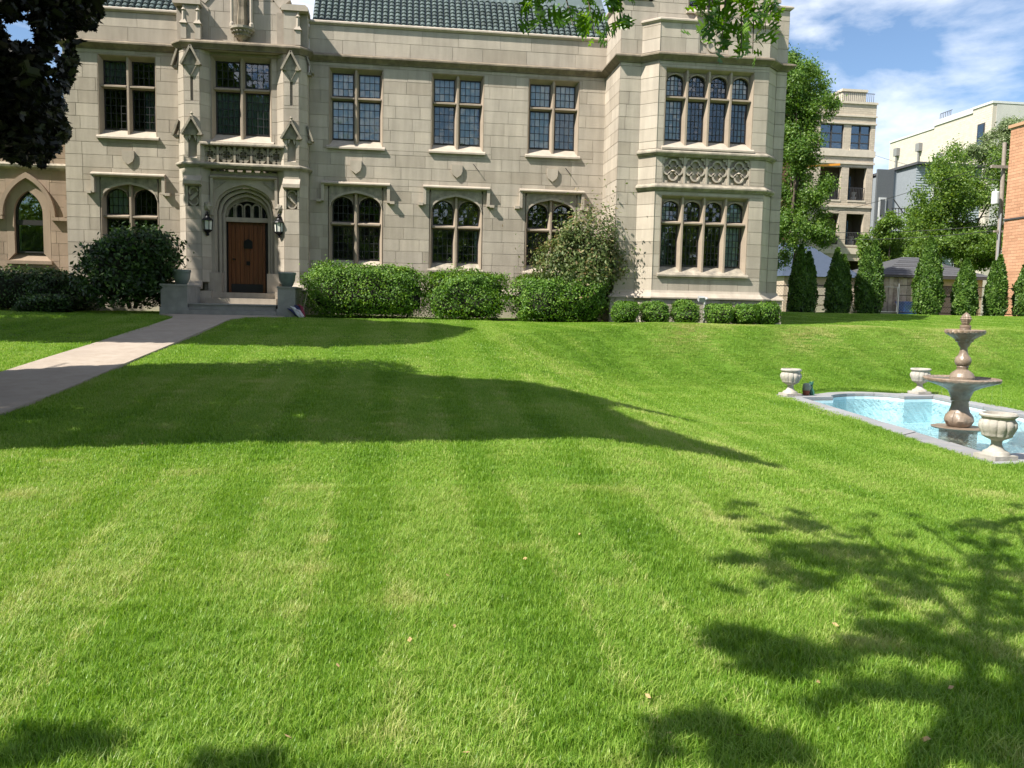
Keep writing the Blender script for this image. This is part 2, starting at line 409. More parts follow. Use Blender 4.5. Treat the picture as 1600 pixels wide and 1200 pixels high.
# bay: chamfers and front
c45 = math.sqrt(.5); cl = ch/c45
BF0, BF1 = bx0 + ch, bx1 - ch
BUP = (7.47, 10.17, 6.30, 8.62); BLO = (7.47, 10.17, 2.62, 4.98)
bands = [(5.06, 6.26)]
for (za, zb, sd) in ((ZP, 5.10, 20), (5.30, 6.10, 24), (6.30, ZC - .25, 28), (ZC + .003, 9.86, 32)):
    panel((bx0, YW), (c45, -c45), 0, cl, za, zb, (), one=(sd != 99), seed=sd)
    panel((BF1, YB), (c45, c45), 0, cl, za, zb, (), one=True, seed=sd+1)
panel((0, YB), (1, 0), BF0, BF1, ZP, 5.10, [BLO], smin=.6, smax=.9, seed=40)
panel((0, YB), (1, 0), BF0, BF1, 5.30, 6.10, [(7.47, 10.17, 5.33, 6.08)], one=True, seed=41)
panel((0, YB), (1, 0), BF0, BF1, 6.30, ZC - .25, [BUP], smin=.6, smax=.9, seed=42)
QX0, QX1 = 8.42, 9.33
panel((0, YB), (1, 0), BF0, BF1, ZC + .003, 9.86, [(QX0, QX1, 9.0, 10.2)], .41, ZC, .9, 1.4, seed=43)
pb = .12
panel((0, YB - pb), (1, 0), BF0 - .05, BF1 + .05, Z0, ZP - .2, (), 0.45, ZP - .2, .8, 1.2, seed=44)
panel((bx0 - .05, YW - .05), (c45, -c45), -.07, cl + .07, Z0, ZP - .2, (), 0.45, ZP - .2, one=True, seed=45)
panel((BF1 + .05, YB - pb), (c45, c45), 0, cl + .1, Z0, ZP - .2, (), 0.45, ZP - .2, one=True, seed=46)
# entrance: wall between piers, pier fronts and chamfers
PLX = (-6.31, -5.88); PRX = (-3.52, -3.09); PCH = .22
EH = [(-5.62, -3.90, 6.22, 8.72), (-5.75, -3.72, 1.0, 5.56)]
panel((0, YE), (1, 0), PLX[1], PRX[0], 6.16, ZC - .25, EH, smin=.5, smax=.9, seed=50)
panel((0, YE), (1, 0), PLX[1], PRX[0], ZC + .003, 10.3, (), .45, ZC, .6, 1.0, seed=51)
panel((0, YE), (1, 0), -5.88, -5.75, 1.5, 5.56, (), one=True, seed=52)
panel((0, YE), (1, 0), -3.72, -3.52, 1.5, 5.56, (), one=True, seed=53)
for (a, b), sd in ((PLX, 60), (PRX, 70)):
    slot = ((a+b)/2 - .035, (a+b)/2 + .035, 7.33, 8.0)
    niche = (a + .1, b - .1, 5.72, 6.42)
    sp = (a + .06, b - .06, 4.34, 4.92)
    panel((0, YP), (1, 0), a, b, ZP, ZC - .25, [slot, niche, sp], one=True, seed=sd)
    panel((0, YP), (1, 0), a, b, ZC + .003, 10.0, (), .45, ZC, one=True, seed=sd+1)
    pl = PCH/c45
    panel((a - PCH, YP + PCH), (c45, -c45), 0, pl, ZP, ZC - .25, (), one=True, seed=sd+2, back=.04)
    panel((b, YP), (c45, c45), 0, pl, ZP, ZC - .25, (), one=True, seed=sd+3, back=.04)
    panel((a - PCH, YM), (0, -1), 0, YM - YP - PCH, ZP, 10.0, (), one=True, seed=sd+4)
    panel((b + PCH, YP + PCH), (0, 1), 0, YM - YP - PCH, ZP, 10.0, (), one=True, seed=sd+5)
    panel((b, YP + .004), (0, 1), 0, YE - YP, ZP, 5.56, (), one=True, seed=sd+6, back=.05)
    panel((a, YE), (0, -1), 0, YE - YP - .004, ZP, 5.56, (), one=True, seed=sd+7, back=.05)
    panel((0, YP - .1), (1, 0), a - PCH - .05, b + PCH + .05, Z0, ZP - .25, (), .45, ZP - .25, one=True, seed=sd+8)
    panel((b + PCH + .05, YP - .1), (0, 1), 0, .7, Z0, ZP - .25, (), .45, ZP - .25, one=True, seed=sd+9)
# entrance gable in shrinking courses
z = 10.3
while z < 12.6:
    i1 = (z + .42 - 10.3)/1.3
    panel((0, YE), (1, 0), PLX[1] + .0 + i1, PRX[0] - i1, z, z + .42, (), .42, z, .6, 1.0, seed=int(z*10)+1); z += .42

STONES.sort(key=lambda s: -s[0])
hb(CORE, 'wall_core', M['mortar'])
for st in STONES[:300]:
    mb = MB(); stone_geo(mb, st); o = mb.build('stone', M['stone'], house, fix=False); H(o)
mb = MB()
for st in STONES[300:]: stone_geo(mb, st)
hb(mb, 'small_stones', M['stone'], kind='stuff')

# ---- mouldings
def cornice(path, zt, h=.25, o=.2, mat='cornice', name='cornice'):
    mb = MB(); mb.sweep(path, [(-.05, zt), (.03, zt), (o, zt-.08), (o, zt-.12), (o*.72, zt-.16), (.05, zt-h+.02), (.05, zt-h), (-.05, zt-h)]); return hb(mb, name, M[mat])
def coping(path, zt, h=.14, o=.09, back=.42, name='coping'):
    mb = MB(); mb.sweep(path, [(-back, zt), (.0, zt), (o, zt-.05), (o, zt-.09), (.03, zt-h), (-back, zt-h)]); return hb(mb, name, M['trim'])
def plinth(path, zt=ZP):
    mb = MB(); mb.sweep(path, [(-.04, zt+.04), (.02, zt+.04), (.05, zt-.03), (.16, zt-.14), (.19, zt-.16), (.19, zt-.2), (-.04, zt-.2)]); return hb(mb, 'plinth_moulding', M['trim'])
W_PATH = [(6.22, YM), (6.22, YW), (bx0, YW), (BF0, YB), (BF1, YB), (bx1, YW), (XR, YW), (XR, 36)]
PL_PATH = [(PLX[0]-PCH, YM), (PLX[0]-PCH, YP+PCH), (PLX[0], YP), (PLX[1], YP)]
PR_PATH = [(PRX[0], YP), (PRX[1], YP), (PRX[1]+PCH, YP+PCH), (PRX[1]+PCH, YM)]
cornice([(XL, 36), (XL, YM), (PLX[0]-PCH-.02, YM)], ZC)
cornice([PL_PATH[0], PL_PATH[1], (PLX[0], YP), (PRX[1], YP), PR_PATH[2], PR_PATH[3]], ZC, o=.16)
cornice([(PRX[1]+PCH+.02, YM), (6.18, YM)], ZC)
cornice(W_PATH, ZC)
coping([(XL, 36), (XL, YM), (PLX[0]-PCH-.01, YM)], 10.0); coping([(PRX[1]+PCH+.01, YM), (6.2, YM)], 10.0)
coping([(bx0, YW+.02), (BF0, YB), (QX0-.06, YB)], 10.0, back=.3); coping([(QX1+.06, YB), (BF1, YB), (bx1, YW+.02)], 10.0, back=.3)
coping([(QX0-.05, YB+.05), (QX0-.05, YB), (QX1+.05, YB), (QX1+.05, YB+.05)], 10.26, back=.3)
mb = MB(); mb.box(QX0-.05, QX1+.05, YB+.06, YB+.3, ZC, 10.12); hb(mb, 'parapet_panel', M['trim'])
coping([(6.22, YM), (6.22, YW), (gx0+.05, YW)], 10.7, back=.4); coping([(gx1-.05, YW), (XR, YW), (XR, 36)], 10.7, back=.4)
plinth([(XL, 36), (XL, YM), (PLX[0]-PCH-.1, YM)]); plinth([(PRX[1]+PCH+.1, YM), (6.2, YM)]); plinth(W_PATH)
plinth(PL_PATH); plinth(PR_PATH)
# bay string courses
B_PATH = [(bx0, YW), (BF0, YB), (BF1, YB), (bx1, YW)]
cornice(B_PATH, 6.29, .2, .13, 'weather', 'string_course'); cornice(B_PATH, 5.30, .2, .12, 'weather', 'string_course')
# raking copings of the gables
mb = MB()
for s in (-1, 1):
    xk = gx0 - .02 if s < 0 else gx1 + .02
    a = Vector((xk, YW + .12, gz + .15)); b = Vector(((gx0+gx1)/2, YW + .12, gz + .15 + 1.93*slope))
    mb.bar(a, b, .3, .42)
hb(mb, 'gable_coping', M['trim'])
mb = MB()
for s in (-1, 1):
    xk = PLX[1] - .02 if s < 0 else PRX[0] + .02
    mb.bar((xk, YE + .1, 10.25), (-4.7, YE + .1, 11.75), .3, .4)
    x0, x1 = (PLX[0]-PCH-.05, PLX[1]+.06) if s < 0 else (PRX[0]-.06, PRX[1]+PCH+.05)
    mb.prism([(x0, 10.0), (x1, 10.0), (x1, 10.1), (x1-.08, 10.17), (x0+.08, 10.17), (x0, 10.1)], YP-.06, YM)
hb(mb, 'gable_coping', M['trim'])
# little attached pinnacles that rise from the cornice on both piers
for (a, b) in (PLX, PRX):
    for xx in ((a + .02, b - .02) if a < -5 else (b - .02,)):
        mb = MB()
        mb.box(xx-.075, xx+.075, YP-.06, YP+.09, ZC, ZC+.42)
        mb.add([(xx-.11, YP-.1, ZC+.42), (xx+.11, YP-.1, ZC+.42), (xx+.11, YP+.1, ZC+.42), (xx-.11, YP+.1, ZC+.42), (xx, YP, ZC+.62)], [(0,1,4),(1,2,4),(2,3,4),(3,0,4),(0,3,2,1)])
        mb.tube([(xx, YP, ZC+.5), (xx, YP, ZC+.78)], [.06, .045], 6); mb.lathe([(.01, 0), (.075, .04), (.03, .1), (.04, .16), (.0, .2)], 8, (xx, YP, ZC+.76))
        hb(mb, 'pinnacle', M['trim'])

# ---- roof of barrel tiles
rs = math.radians(48)
def roof_slope(x0, x1, y, zlow, rows, base_depth=9, name='roof'):
    mb = MB(); dy, dz = math.cos(rs), math.sin(rs)
    Lr = 8.0
    mb.add([(x0, y+.02, zlow-.03), (x1, y+.02, zlow-.03), (x1, y+Lr*dy, zlow-.03+Lr*dz), (x0, y+Lr*dy, zlow-.03+Lr*dz), (x0, y+.1, zlow-.4), (x1, y+.1, zlow-.4)], [(0,1,2,3),(0,4,5,1)])
    r = hb(mb, name, M['tile'])
    tm = MB(); w, l, R = .19, .205, .075
    nx = int((x1-x0)/w)
    for j in range(rows):
        for i in range(nx):
            cx = x0 + (i+.5)*(x1-x0)/nx; s0 = j*l; jit = rnd.uniform(-.012, .012)
            V = []
            for (s, lift, rr) in ((s0-.02+jit, .055, R*1.06), (s0+l+.03, .015, R*.92)):
                for k in range(5):
                    a = PI*k/4; ox, oz = -math.cos(a)*rr, math.sin(a)*rr*.8 + lift
                    V.append((cx+ox, y + s*dy - oz*dz, zlow + s*dz + oz*dy))
            tm.add(V, [(k, k+1, 6+k, 5+k) for k in range(4)] + [(4, 3, 2, 1, 0)])
    o = tm.build('roof_tiles', M['tile'], r, fix=False); o['kind'] = 'stuff'
    return r
roof_slope(PRX[1]+PCH, 6.6, YM+.52, 9.82, 12); roof_slope(XL, PLX[0]-PCH, YM+.52, 9.82, 7)
mb = MB(); mb.box(PRX[1]+PCH, 6.2, YM+.34, YM+.5, 9.80, 9.9); mb.box(XL+.1, PLX[0]-PCH, YM+.34, YM+.5, 9.80, 9.9); hb(mb, 'gutter', M['lead'])
mb = MB(); mb.prism([(6.9, 10.4), (10.9, 10.4), (8.9, 15.0)], YW+.35, 36); hb(mb, 'wing_roof', M['tile'])
mb = MB(); mb.prism([(-6.0, 10.0), (-3.4, 10.0), (-4.7, 11.6)], YE+.32, 31); hb(mb, 'porch_roof', M['tile'])
mb = MB(); mb.box(XL+.35, XR-.35, YM+5, 35.6, Z0, 9.7); hb(mb, 'rear_block', M['stone'])

# ---- windows
def arc_pts(x0, x1, zs, rise, n=14):
    """four-centred (Tudor) arch from left spring to right spring"""
    P = []
    for i in range(n+1):
        t = i/n; x = x0 + (x1-x0)*t; q = abs(2*t-1)
        P.append((x, zs + rise*(0.72*math.sqrt(max(0, 1-q**3.2)) + 0.28*(1-q))))
    return P

def pane_geo(mb, lat, x0, x1, z0, z1, y, nx, nz, arch=None, r=None, tilt=.0028):
    """leaded light: separate quarries, each a little out of true, and the lead cames between"""
    g = .006
    top = (lambda x: z1) if arch is None else (lambda x: np.interp(x, [p[0] for p in arch], [p[1] for p in arch]))
    for i in range(nx):
        a = x0 + (x1-x0)*i/nx; b = x0 + (x1-x0)*(i+1)/nx
        for j in range(nz):
            c = z0 + (z1-z0)*j/nz; d = z0 + (z1-z0)*(j+1)/nz
            ta, tb = float(top(a+1e-4)), float(top(b-1e-4))
            if arch is not None and j == nz-1: da, db = ta, tb
            else: da, db = min(d, ta), min(d, tb)
            if max(da, db) - c < .02: continue
            da, db = max(da, c+.005), max(db, c+.005)
            t1, t2, t3 = (r.uniform(-tilt, tilt) for _ in range(3))
            mb.add([(a, y+t1, c), (b, y+t2, c), (b, y+t3, db), (a, y+t1+t3-t2, da)], [(0,1,2,3)])
    for i in range(1, nx):
        x = x0 + (x1-x0)*i/nx; lat.box(x-.008, x+.008, y-.016, y+.016, z0, float(top(x))-.004)
    for j in range(1, nz):
        zz = z0 + (z1-z0)*j/nz
        lat.box(x0+.004, x1-.004, y-.013, y+.013, zz-.008, zz+.008)

def casement(mb, x0, x1, z0, z1, y, w=.035, arch=None):
    mb.box(x0, x0+w, y-.02, y+.03, z0, z1 if arch is None else arch[0][1]); mb.box(x1-w, x1, y-.02, y+.03, z0, z1 if arch is None else arch[-1][1])
    mb.box(x0+w, x1-w, y-.02, y+.03, z0, z0+w)
    if arch is None: mb.box(x0+w, x1-w, y-.02, y+.03, z1-w, z1)
    else:
        xm = (x0+x1)/2
        mb.strip(arch, [(xm+(x-xm)*(1-2*w/(x1-x0)), z-w) for x, z in arch], y-.02, y+.03)

def window(x0, x1, z0, z1, Y, n, ztr, label=None, arched=None, curtain=(), nz=(3, 5), nx=4, seed=0, depth=.22, sill_out=.09, splay=.09, flat_top=True):
    """mullioned and transomed stone window: n lights across, one transom, splayed reveals and a sloping sill.
    arched: (spring_z, rise) gives every upper light an arched head"""
    r = random.Random(seed + 5); yg = Y + depth; W = MB(); mw = .15
    zs0 = z0 + .30                                                     # bottom of the glass
    gx0, gx1 = x0 + splay, x1 - splay; gt = z1 - .12
    # reveals
    W.add([(x0, Y-.004, z0+.01), (x0+.02, Y-.004, z0+.01), (gx0, yg, zs0), (gx0, yg+.1, zs0), (x0, yg+.1, z0+.01),
           (x0, Y-.004, z1), (x0+.02, Y-.004, z1-.02), (gx0, yg, gt), (gx0, yg+.1, gt), (x0, yg+.1, z1)], [(0,1,6,5),(1,2,7,6),(2,3,8,7),(3,4,9,8),(0,5,9,4)])
    W.add([(x1, Y-.004, z0+.01), (x1-.02, Y-.004, z0+.01), (gx1, yg, zs0), (gx1, yg+.1, zs0), (x1, yg+.1, z0+.01),
           (x1, Y-.004, z1), (x1-.02, Y-.004, z1-.02), (gx1, yg, gt), (gx1, yg+.1, gt), (x1, yg+.1, z1)], [(1,0,5,6),(2,1,6,7),(3,2,7,8),(4,3,8,9),(0,4,9,5)])
    W.add([(x0, Y-.004, z1), (x1, Y-.004, z1), (x1-.02, Y-.004, z1-.02), (x0+.02, Y-.004, z1-.02), (gx0, yg, gt), (gx1, yg, gt), (gx1, yg+.1, gt), (gx0, yg+.1, gt)], [(0,3,2,1),(3,4,5,2),(4,7,6,5)])
    root = hb(W, 'window', M['frame_stone'])
    if label: root['label'] = label
    # sill
    S = MB(); S.add([(x0-.06, Y-sill_out, z0-.02), (x1+.06, Y-sill_out, z0-.02), (x1+.06, Y-sill_out, z0+.03), (x0-.06, Y-sill_out, z0+.03),
                     (x1+.06, Y-.006, z0+.085), (x0-.06, Y-.006, z0+.085), (x0-.06, Y-.006, z0-.02), (x1+.06, Y-.006, z0-.02),
                     (x0+.004, Y-.006, z0+.085), (x1-.004, Y-.006, z0+.085), (x1-.004, yg+.08, zs0+.02), (x0+.004, yg+.08, zs0+.02)],
                    [(0,1,2,3),(3,2,4,5),(0,3,5,6),(1,7,4,2),(0,6,7,1),(8,9,10,11)])
    S.build('sill', M['weather'] if seed % 3 == 0 else M['trim'], root, fix=False)
    # mullions and transom
    lw = (gx1 - gx0 - mw*(n-1))/n; Mu = MB()
    for i in range(1, n):
        xc = gx0 + i*lw + (i-.5)*mw; h = mw/2
        P = [(xc-h, yg+.08), (xc-h, yg-.01), (xc-.028, Y+.05), (xc+.028, Y+.05), (xc+h, yg-.01), (xc+h, yg+.08)]
        zb = z0 + .1
        Mu.add([(a, b, zb) for a, b in P] + [(a, b, gt+.1) for a, b in P], [(i0, (i0+1) % 6, 6+(i0+1) % 6, 6+i0) for i0 in range(6)] + [(0,5,4,3,2,1), (6,7,8,9,10,11)])
    Mu.build('mullion', M['frame_stone'], root)
    T = MB(); th = .06
    xs = [gx0 + i*(lw+mw) for i in range(n)]
    for a in xs:
        P = [(yg+.08, ztr+th), (yg-.01, ztr+th), (Y+.06, ztr+.012), (Y+.06, ztr-.03), (yg-.01, ztr-th), (yg+.08, ztr-th)]
        T.add([(a-.02, y, zz) for y, zz in P] + [(a+lw+.02, y, zz) for y, zz in P], [(i0, 6+i0, 6+(i0+1) % 6, (i0+1) % 6) for i0 in range(6)])
    T.build('transom', M['frame_stone'], root)
    HD = MB()
    for i, a in enumerate(xs):
        b = a + lw
        for lo in (0, 1):
            za, zb = ((zs0, ztr-th), (ztr+th, gt))[lo]
            arch = None
            if lo and arched: arch = arc_pts(a, b, arched[0], arched[1], 12)
            g, lt, cs = MB(), MB(), MB()
            pane_geo(g, lt, a+.03, b-.03, za+.03, (arch and max(p[1] for p in arch)-.03) or zb-.03, yg+.035, nx, nz[0] if lo else nz[1],
                     arch and [(a+.03+(p[0]-a)*(lw-.06)/lw, p[1]-.03) for p in arch], r)
            po = g.build('pane', M['glass'], root, fix=False); lt.build('lead_lattice', M['lead'], root, fix=False)
            casement(cs, a, b, za, zb, yg+.03, .034, arch); cs.build('casement_frame', M['casement'], root)
            if arch:
                A = [(p[0], gt+.1) for p in arch]
                HD.strip(A, arch, yg-.05, yg+.06)
                HD.strip([(p[0], p[1]+.03) for p in arch], [(p[0], p[1]-.012) for p in arch], yg-.1, yg-.045)
    if arched: HD.build('arched_head', M['frame_stone'], root)
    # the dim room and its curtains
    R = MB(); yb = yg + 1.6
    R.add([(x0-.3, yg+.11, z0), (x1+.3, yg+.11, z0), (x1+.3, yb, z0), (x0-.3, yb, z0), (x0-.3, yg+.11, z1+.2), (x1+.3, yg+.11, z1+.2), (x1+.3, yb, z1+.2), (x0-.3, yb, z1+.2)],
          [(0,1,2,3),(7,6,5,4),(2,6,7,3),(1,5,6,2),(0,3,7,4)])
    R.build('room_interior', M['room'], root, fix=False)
    for (i, lo, f0, f1, mt) in curtain:
        a = xs[i]; za, zb = ((zs0, ztr), (ztr, gt))[lo]
        cm_ = MB(); k = 22; V = []
        for j in range(k+1):
            x = a + lw*(f0 + (f1-f0)*j/k); y = yg + .12 + .022*math.sin(j*1.9 + seed)
            V += [(x, y, za-.05), (x, y, zb+.05)]
        cm_.add(V, [(2*j, 2*j+2, 2*j+3, 2*j+1) for j in range(k)]); cm_.build('curtain', M[mt], root, smooth=True, fix=False)
    return root

cw = lambda n, lo, mt='curtain': [(i, lo, 0, 1, mt) for i in range(n)]
window(*UPW[0], *UPZ, YM, 2, 7.79, 'upper window at the far end of the front, beside the dark maple', seed=1, curtain=[(1, 0, .5, 1, 'curtain_dark'), (0, 1, 0, 1, 'curtain_dark')])
window(*UPW[1], *UPZ, YM, 2, 7.79, seed=2, curtain=cw(2, 1) + cw(2, 0))
window(*UPW[2], *UPZ, YM, 2, 7.79, seed=4, curtain=cw(2, 1) + [(0, 0, 0, 1, 'curtain_dark'), (1, 0, 0, .9, 'curtain')])
window(*UPW[3], *UPZ, YM, 2, 7.79, seed=5, curtain=cw(2, 1) + [(0, 0, 0, 1, 'curtain'), (1, 0, 0, 1, 'curtain_dark')])
window(-5.62, -3.90, 6.22, 8.72, YE, 2, 7.79, 'upper window above the entrance, panes reflecting blue sky', seed=7, depth=.2, curtain=[(0, 0, 0, 1, 'curtain_dark'), (1, 0, 0, 1, 'curtain_dark')])
for k, (a, b) in enumerate(UPW):
    w = window(a, b, LOZ[0], 5.08, YM, 2, 4.04, seed=10 + k, arched=(4.60, .27), nz=(3, 4), curtain=[(0, 1, .1, .9, 'curtain')] if k == 0 else ([(1, 0, .82, 1, 'curtain')] if k == 2 else []))
    # spandrel block and square hood mould over the pair of arched lights
    A = arc_pts(a + .02, b - .02, 4.50, .48, 24); D = MB()
    D.strip([(p[0], LOZ[1]) for p in A], A, YM - .012, YM + .16); D.build('spandrel', M['weather'], w)
    G = MB(); G.strip([(p[0], p[1]+.06) for p in A], [(p[0], p[1]-.01) for p in A], YM - .03, YM + .05); G.build('arch_moulding', M['trim'], w)
    xa, xb, zt = a - .22, b + .22, 5.29
    Hd = MB(); Hd.sweep([(xa, YM), (xb, YM)], [(0, zt), (.05, zt), (.17, zt-.05), (.17, zt-.085), (.06, zt-.13), (0, zt-.13)])
    for x in (xa + .045, xb - .045): Hd.box(x-.045, x+.045, YM-.13, YM+.01, 4.69, zt-.1)
    for s, x in ((-1, xa), (1, xb)): Hd.box(min(x, x+s*.14), max(x, x+s*.14), YM-.15, YM+.01, 4.66, 4.74)
    Hd.build('hood_mould', M['trim'], w)
    SH = MB(); xc = (a+b)/2; zc = 5.93
    P = [(xc-.17, zc), (xc-.17, zc-.2), (xc-.13, zc-.3), (xc, zc-.4), (xc+.13, zc-.3), (xc+.17, zc-.2), (xc+.17, zc)]
    SH.prism(P, YM-.075, YM); hb(SH, 'carved_shield', M['trim'])
window(*BUP, YB, 4, 7.80, 'four light window on the upper floor of the bay', seed=20, arched=(8.29, .19), nz=(4, 6), nx=4, curtain=[(0, 1, 0, .8, 'curtain'), (0, 0, 0, .9, 'curtain'), (3, 1, 0, 1, 'curtain'), (3, 0, .25, 1, 'curtain_dark'), (1, 0, 0, .2, 'curtain')], depth=.24)
window(*BLO, YB, 4, 4.19, 'four light window on the ground floor of the bay', seed=21, arched=(4.66, .18), nz=(4, 6), nx=4, curtain=[(0, 1, 0, .5, 'curtain'), (0, 0, 0, .45, 'curtain_dark'), (3, 1, 0, 1, 'curtain'), (3, 0, .1, .9, 'curtain')], depth=.24)
window(8.2, 9.3, 10.3, 12.3, YW, 2, 11.6, 'small attic window in the gable above the bay', seed=23, nz=(2, 5), depth=.18)

# ---- tracery: quatrefoil panels
def ring(mb, cx, cz, r, w, y0, y1, n=20, a0=0, a1=2*PI):
    A = [(cx + (r+w/2)*math.cos(a0+(a1-a0)*i/n), cz + (r+w/2)*math.sin(a0+(a1-a0)*i/n)) for i in range(n+1)]
    B = [(cx + (r-w/2)*math.cos(a0+(a1-a0)*i/n), cz + (r-w/2)*math.sin(a0+(a1-a0)*i/n)) for i in range(n+1)]
    mb.strip(A, B, y0, y1)
def tracery_panel(x0, x1, z0, z1, n, Y, quat=True, name='tracery_panel', mat='trim'):
    B = MB(); B.box(x0, x1, Y+.12, Y+.2, z0, z1); root = hb(B, name, M[mat]); w = (x1-x0)/n; h = z1-z0
    for i in range(n):
        T = MB(); cx = x0 + (i+.5)*w; cz = (z0+z1)/2
        if quat:
            R = min(w, h)*.235
            for k in range(4):
                a = PI/2*k; ring(T, cx + R*1.02*math.cos(a), cz + R*1.02*math.sin(a), R*.82, .05, Y+.02, Y+.13, 16, a-PI*.8, a+PI*.8)
            for sx in (-1, 1):
                for sz in (-1, 1):
                    T.strip([(cx+sx*(w*.5-.02), cz+sz*(h*.5-.25*h)), (cx+sx*(w*.5-.02), cz+sz*(h*.5-.01)), (cx+sx*(w*.5-.25*w), cz+sz*(h*.5-.01))],
                            [(cx+sx*(w*.5-.07), cz+sz*(h*.5-.25*h)), (cx+sx*(w*.5-.09), cz+sz*(h*.5-.08)), (cx+sx*(w*.5-.25*w), cz+sz*(h*.5-.06))], Y+.03, Y+.13)
            if i in (0, n-1): T.lathe([(.01, -.05), (.09, -.03), (.05, .02), (.0, .04)], 8, (cx, Y+.1, cz))
        else:
            T.bar((cx-w/2, Y+.07, cz), (cx, Y+.07, z1), .05, .1); T.bar((cx, Y+.07, z1), (cx+w/2, Y+.07, cz), .05, .1)
            T.bar((cx+w/2, Y+.07, cz), (cx, Y+.07, z0), .05, .1); T.bar((cx, Y+.07, z0), (cx-w/2, Y+.07, cz), .05, .1)
            for k in range(4):
                a = PI/4 + PI/2*k; ring(T, cx+.075*math.cos(a), cz+.075*math.sin(a), .06, .03, Y+.05, Y+.12, 10)
        T.build('quatrefoil', M[mat], root)
    F = MB(); 
    for i in range(n+1): F.box(x0+i*w-.03, x0+i*w+.03, Y, Y+.13, z0, z1)
    F.build('tracery_bar', M[mat], root)
    return root
tracery_panel(7.47, 10.17, 5.33, 6.08, 4, YB)
tracery_panel(QX0, QX1, ZC+.02, 9.98, 1, YB, name='parapet_tracery')
tracery_panel(PLX[1], PRX[0], 5.62, 6.10, 5, YP+.04, quat=False, mat='weather', name='balustrade_tracery')
mb = MB(); mb.sweep([(PLX[1], YP+.02), (PRX[0], YP+.02)], [(-.3, 6.2), (.02, 6.2), (.08, 6.15), (.08, 6.11), (0, 6.10), (-.3, 6.10)])
hb(mb, 'balustrade_rail', M['weather'])
mb = MB(); mb.sweep([(PLX[0]-PCH, YM), (PLX[0]-PCH, YP+PCH), (PLX[0], YP), (PRX[1], YP), (PRX[1]+PCH, YP+PCH), (PRX[1]+PCH, YM)], [(-.3, 5.62), (.02, 5.62), (.1, 5.57), (.1, 5.53), (.02, 5.46), (-.3, 5.46)])
hb(mb, 'porch_string_course', M['weather'])
mb = MB()
for i in range(9): mb.lathe([(.01, -.04), (.06, -.02), (.045, .03), (.0, .05)], 7, (-5.70 + i*.25, YE-.01, 5.42))
hb(mb, 'carved_frieze', M['weather'])
mb = MB(); mb.box(PLX[1]-.02, PRX[0]+.02, YP+.05, YE+.32, 8.80, 9.03); hb(mb, 'soffit', M['trim'])
# pier ornaments: gablets, slots, niches, weatherings, pierced S panels
for (a, b) in (PLX, PRX):
    xc = (a+b)/2
    G = MB()
    for zt, hh, ww in ((8.84, .52, .27), (6.86, .5, .29)):
        for s in (-1, 1):
            G.bar((xc, YP-.07, zt), (xc + s*ww, YP-.07, zt-hh), .17, .055)
        G.prism([(xc-ww+.04, zt-hh), (xc+ww-.04, zt-hh), (xc, zt-.06)], YP-.06, YP+.02) if zt > 8 else G.prism([(xc-ww+.04, zt-hh), (xc+ww-.04, zt-hh), (xc, zt-.06)], YP-.05, YP+.02)
        G.lathe([(.05, 0), (.03, .06), (.05, .1), (.0, .16)], 7, (xc, YP-.07, zt))
        # side gablets on the chamfers, seen in profile
        for s, xe in (((-1, a-PCH),) if a < -5 else ((1, b+PCH),)):
            G.bar((xe, YP+PCH+.05, zt-.05), (xe+s*.16, YP+PCH+.05, zt-hh), .3, .05); G.box(min(xe, xe+s*.12), max(xe, xe+s*.12), YP+PCH-.05, YP+PCH+.2, zt-hh-.05, zt-hh+.03)
    G.prism([(xc-.16, 8.33), (xc, 8.03), (xc+.16, 8.33)], YP-.05, YP+.01)
    hb(G, 'gablet', M['weather'])
    Nn = MB(); Nn.box(a+.1, b-.1, YP+.1, YP+.2, 5.72, 6.42); Nn.box(xc-.035, xc+.035, YP+.08, YP+.12, 7.33, 8.0); Nn.box(a+.06, b-.06, YP+.12, YP+.2, 4.34, 4.92)
    Nn.add([(a+.1, YP-.005, 5.70), (b-.1, YP-.005, 5.70), (b-.1, YP+.1, 5.78), (a+.1, YP+.1, 5.78)], [(0,1,2,3)])
    Nn.strip([(a+.1, 6.3), (xc, 6.62), (b-.1, 6.3)], [(a+.13, 6.2), (xc, 6.46), (b-.13, 6.2)], YP-.03, YP+.06)
    hb(Nn, 'pier_niche', M['trim'])
    Wt = MB(); Wt.add([(a-.03, YP-.16, 4.96), (b+.03, YP-.16, 4.96), (b+.03, YP-.16, 5.06), (a-.03, YP-.16, 5.06), (b+.03, YP+.01, 5.24), (a-.03, YP+.01, 5.24), (a-.03, YP+.01, 4.93), (b+.03, YP+.01, 4.93)],
                      [(0,1,2,3),(3,2,4,5),(0,3,5,6),(1,7,4,2),(0,6,7,1)]); hb(Wt, 'weathering', M['trim'])
    Sp = MB(); zc = 4.63; h, w2 = .27, .145; s = 1 if a < -5 else -1
    for q in (1, -1):
        ring(Sp, xc, zc + q*.13, .125, .04, YP+.02, YP+.11, 16, (0.05 if q > 0 else PI*1.05), (PI*1.25 if q > 0 else PI*2.25))
    Sp.bar((xc - s*.11, YP+.06, zc-.1), (xc + s*.11, YP+.06, zc+.1), .04, .09); hb(Sp, 'pierced_panel', M['trim'])
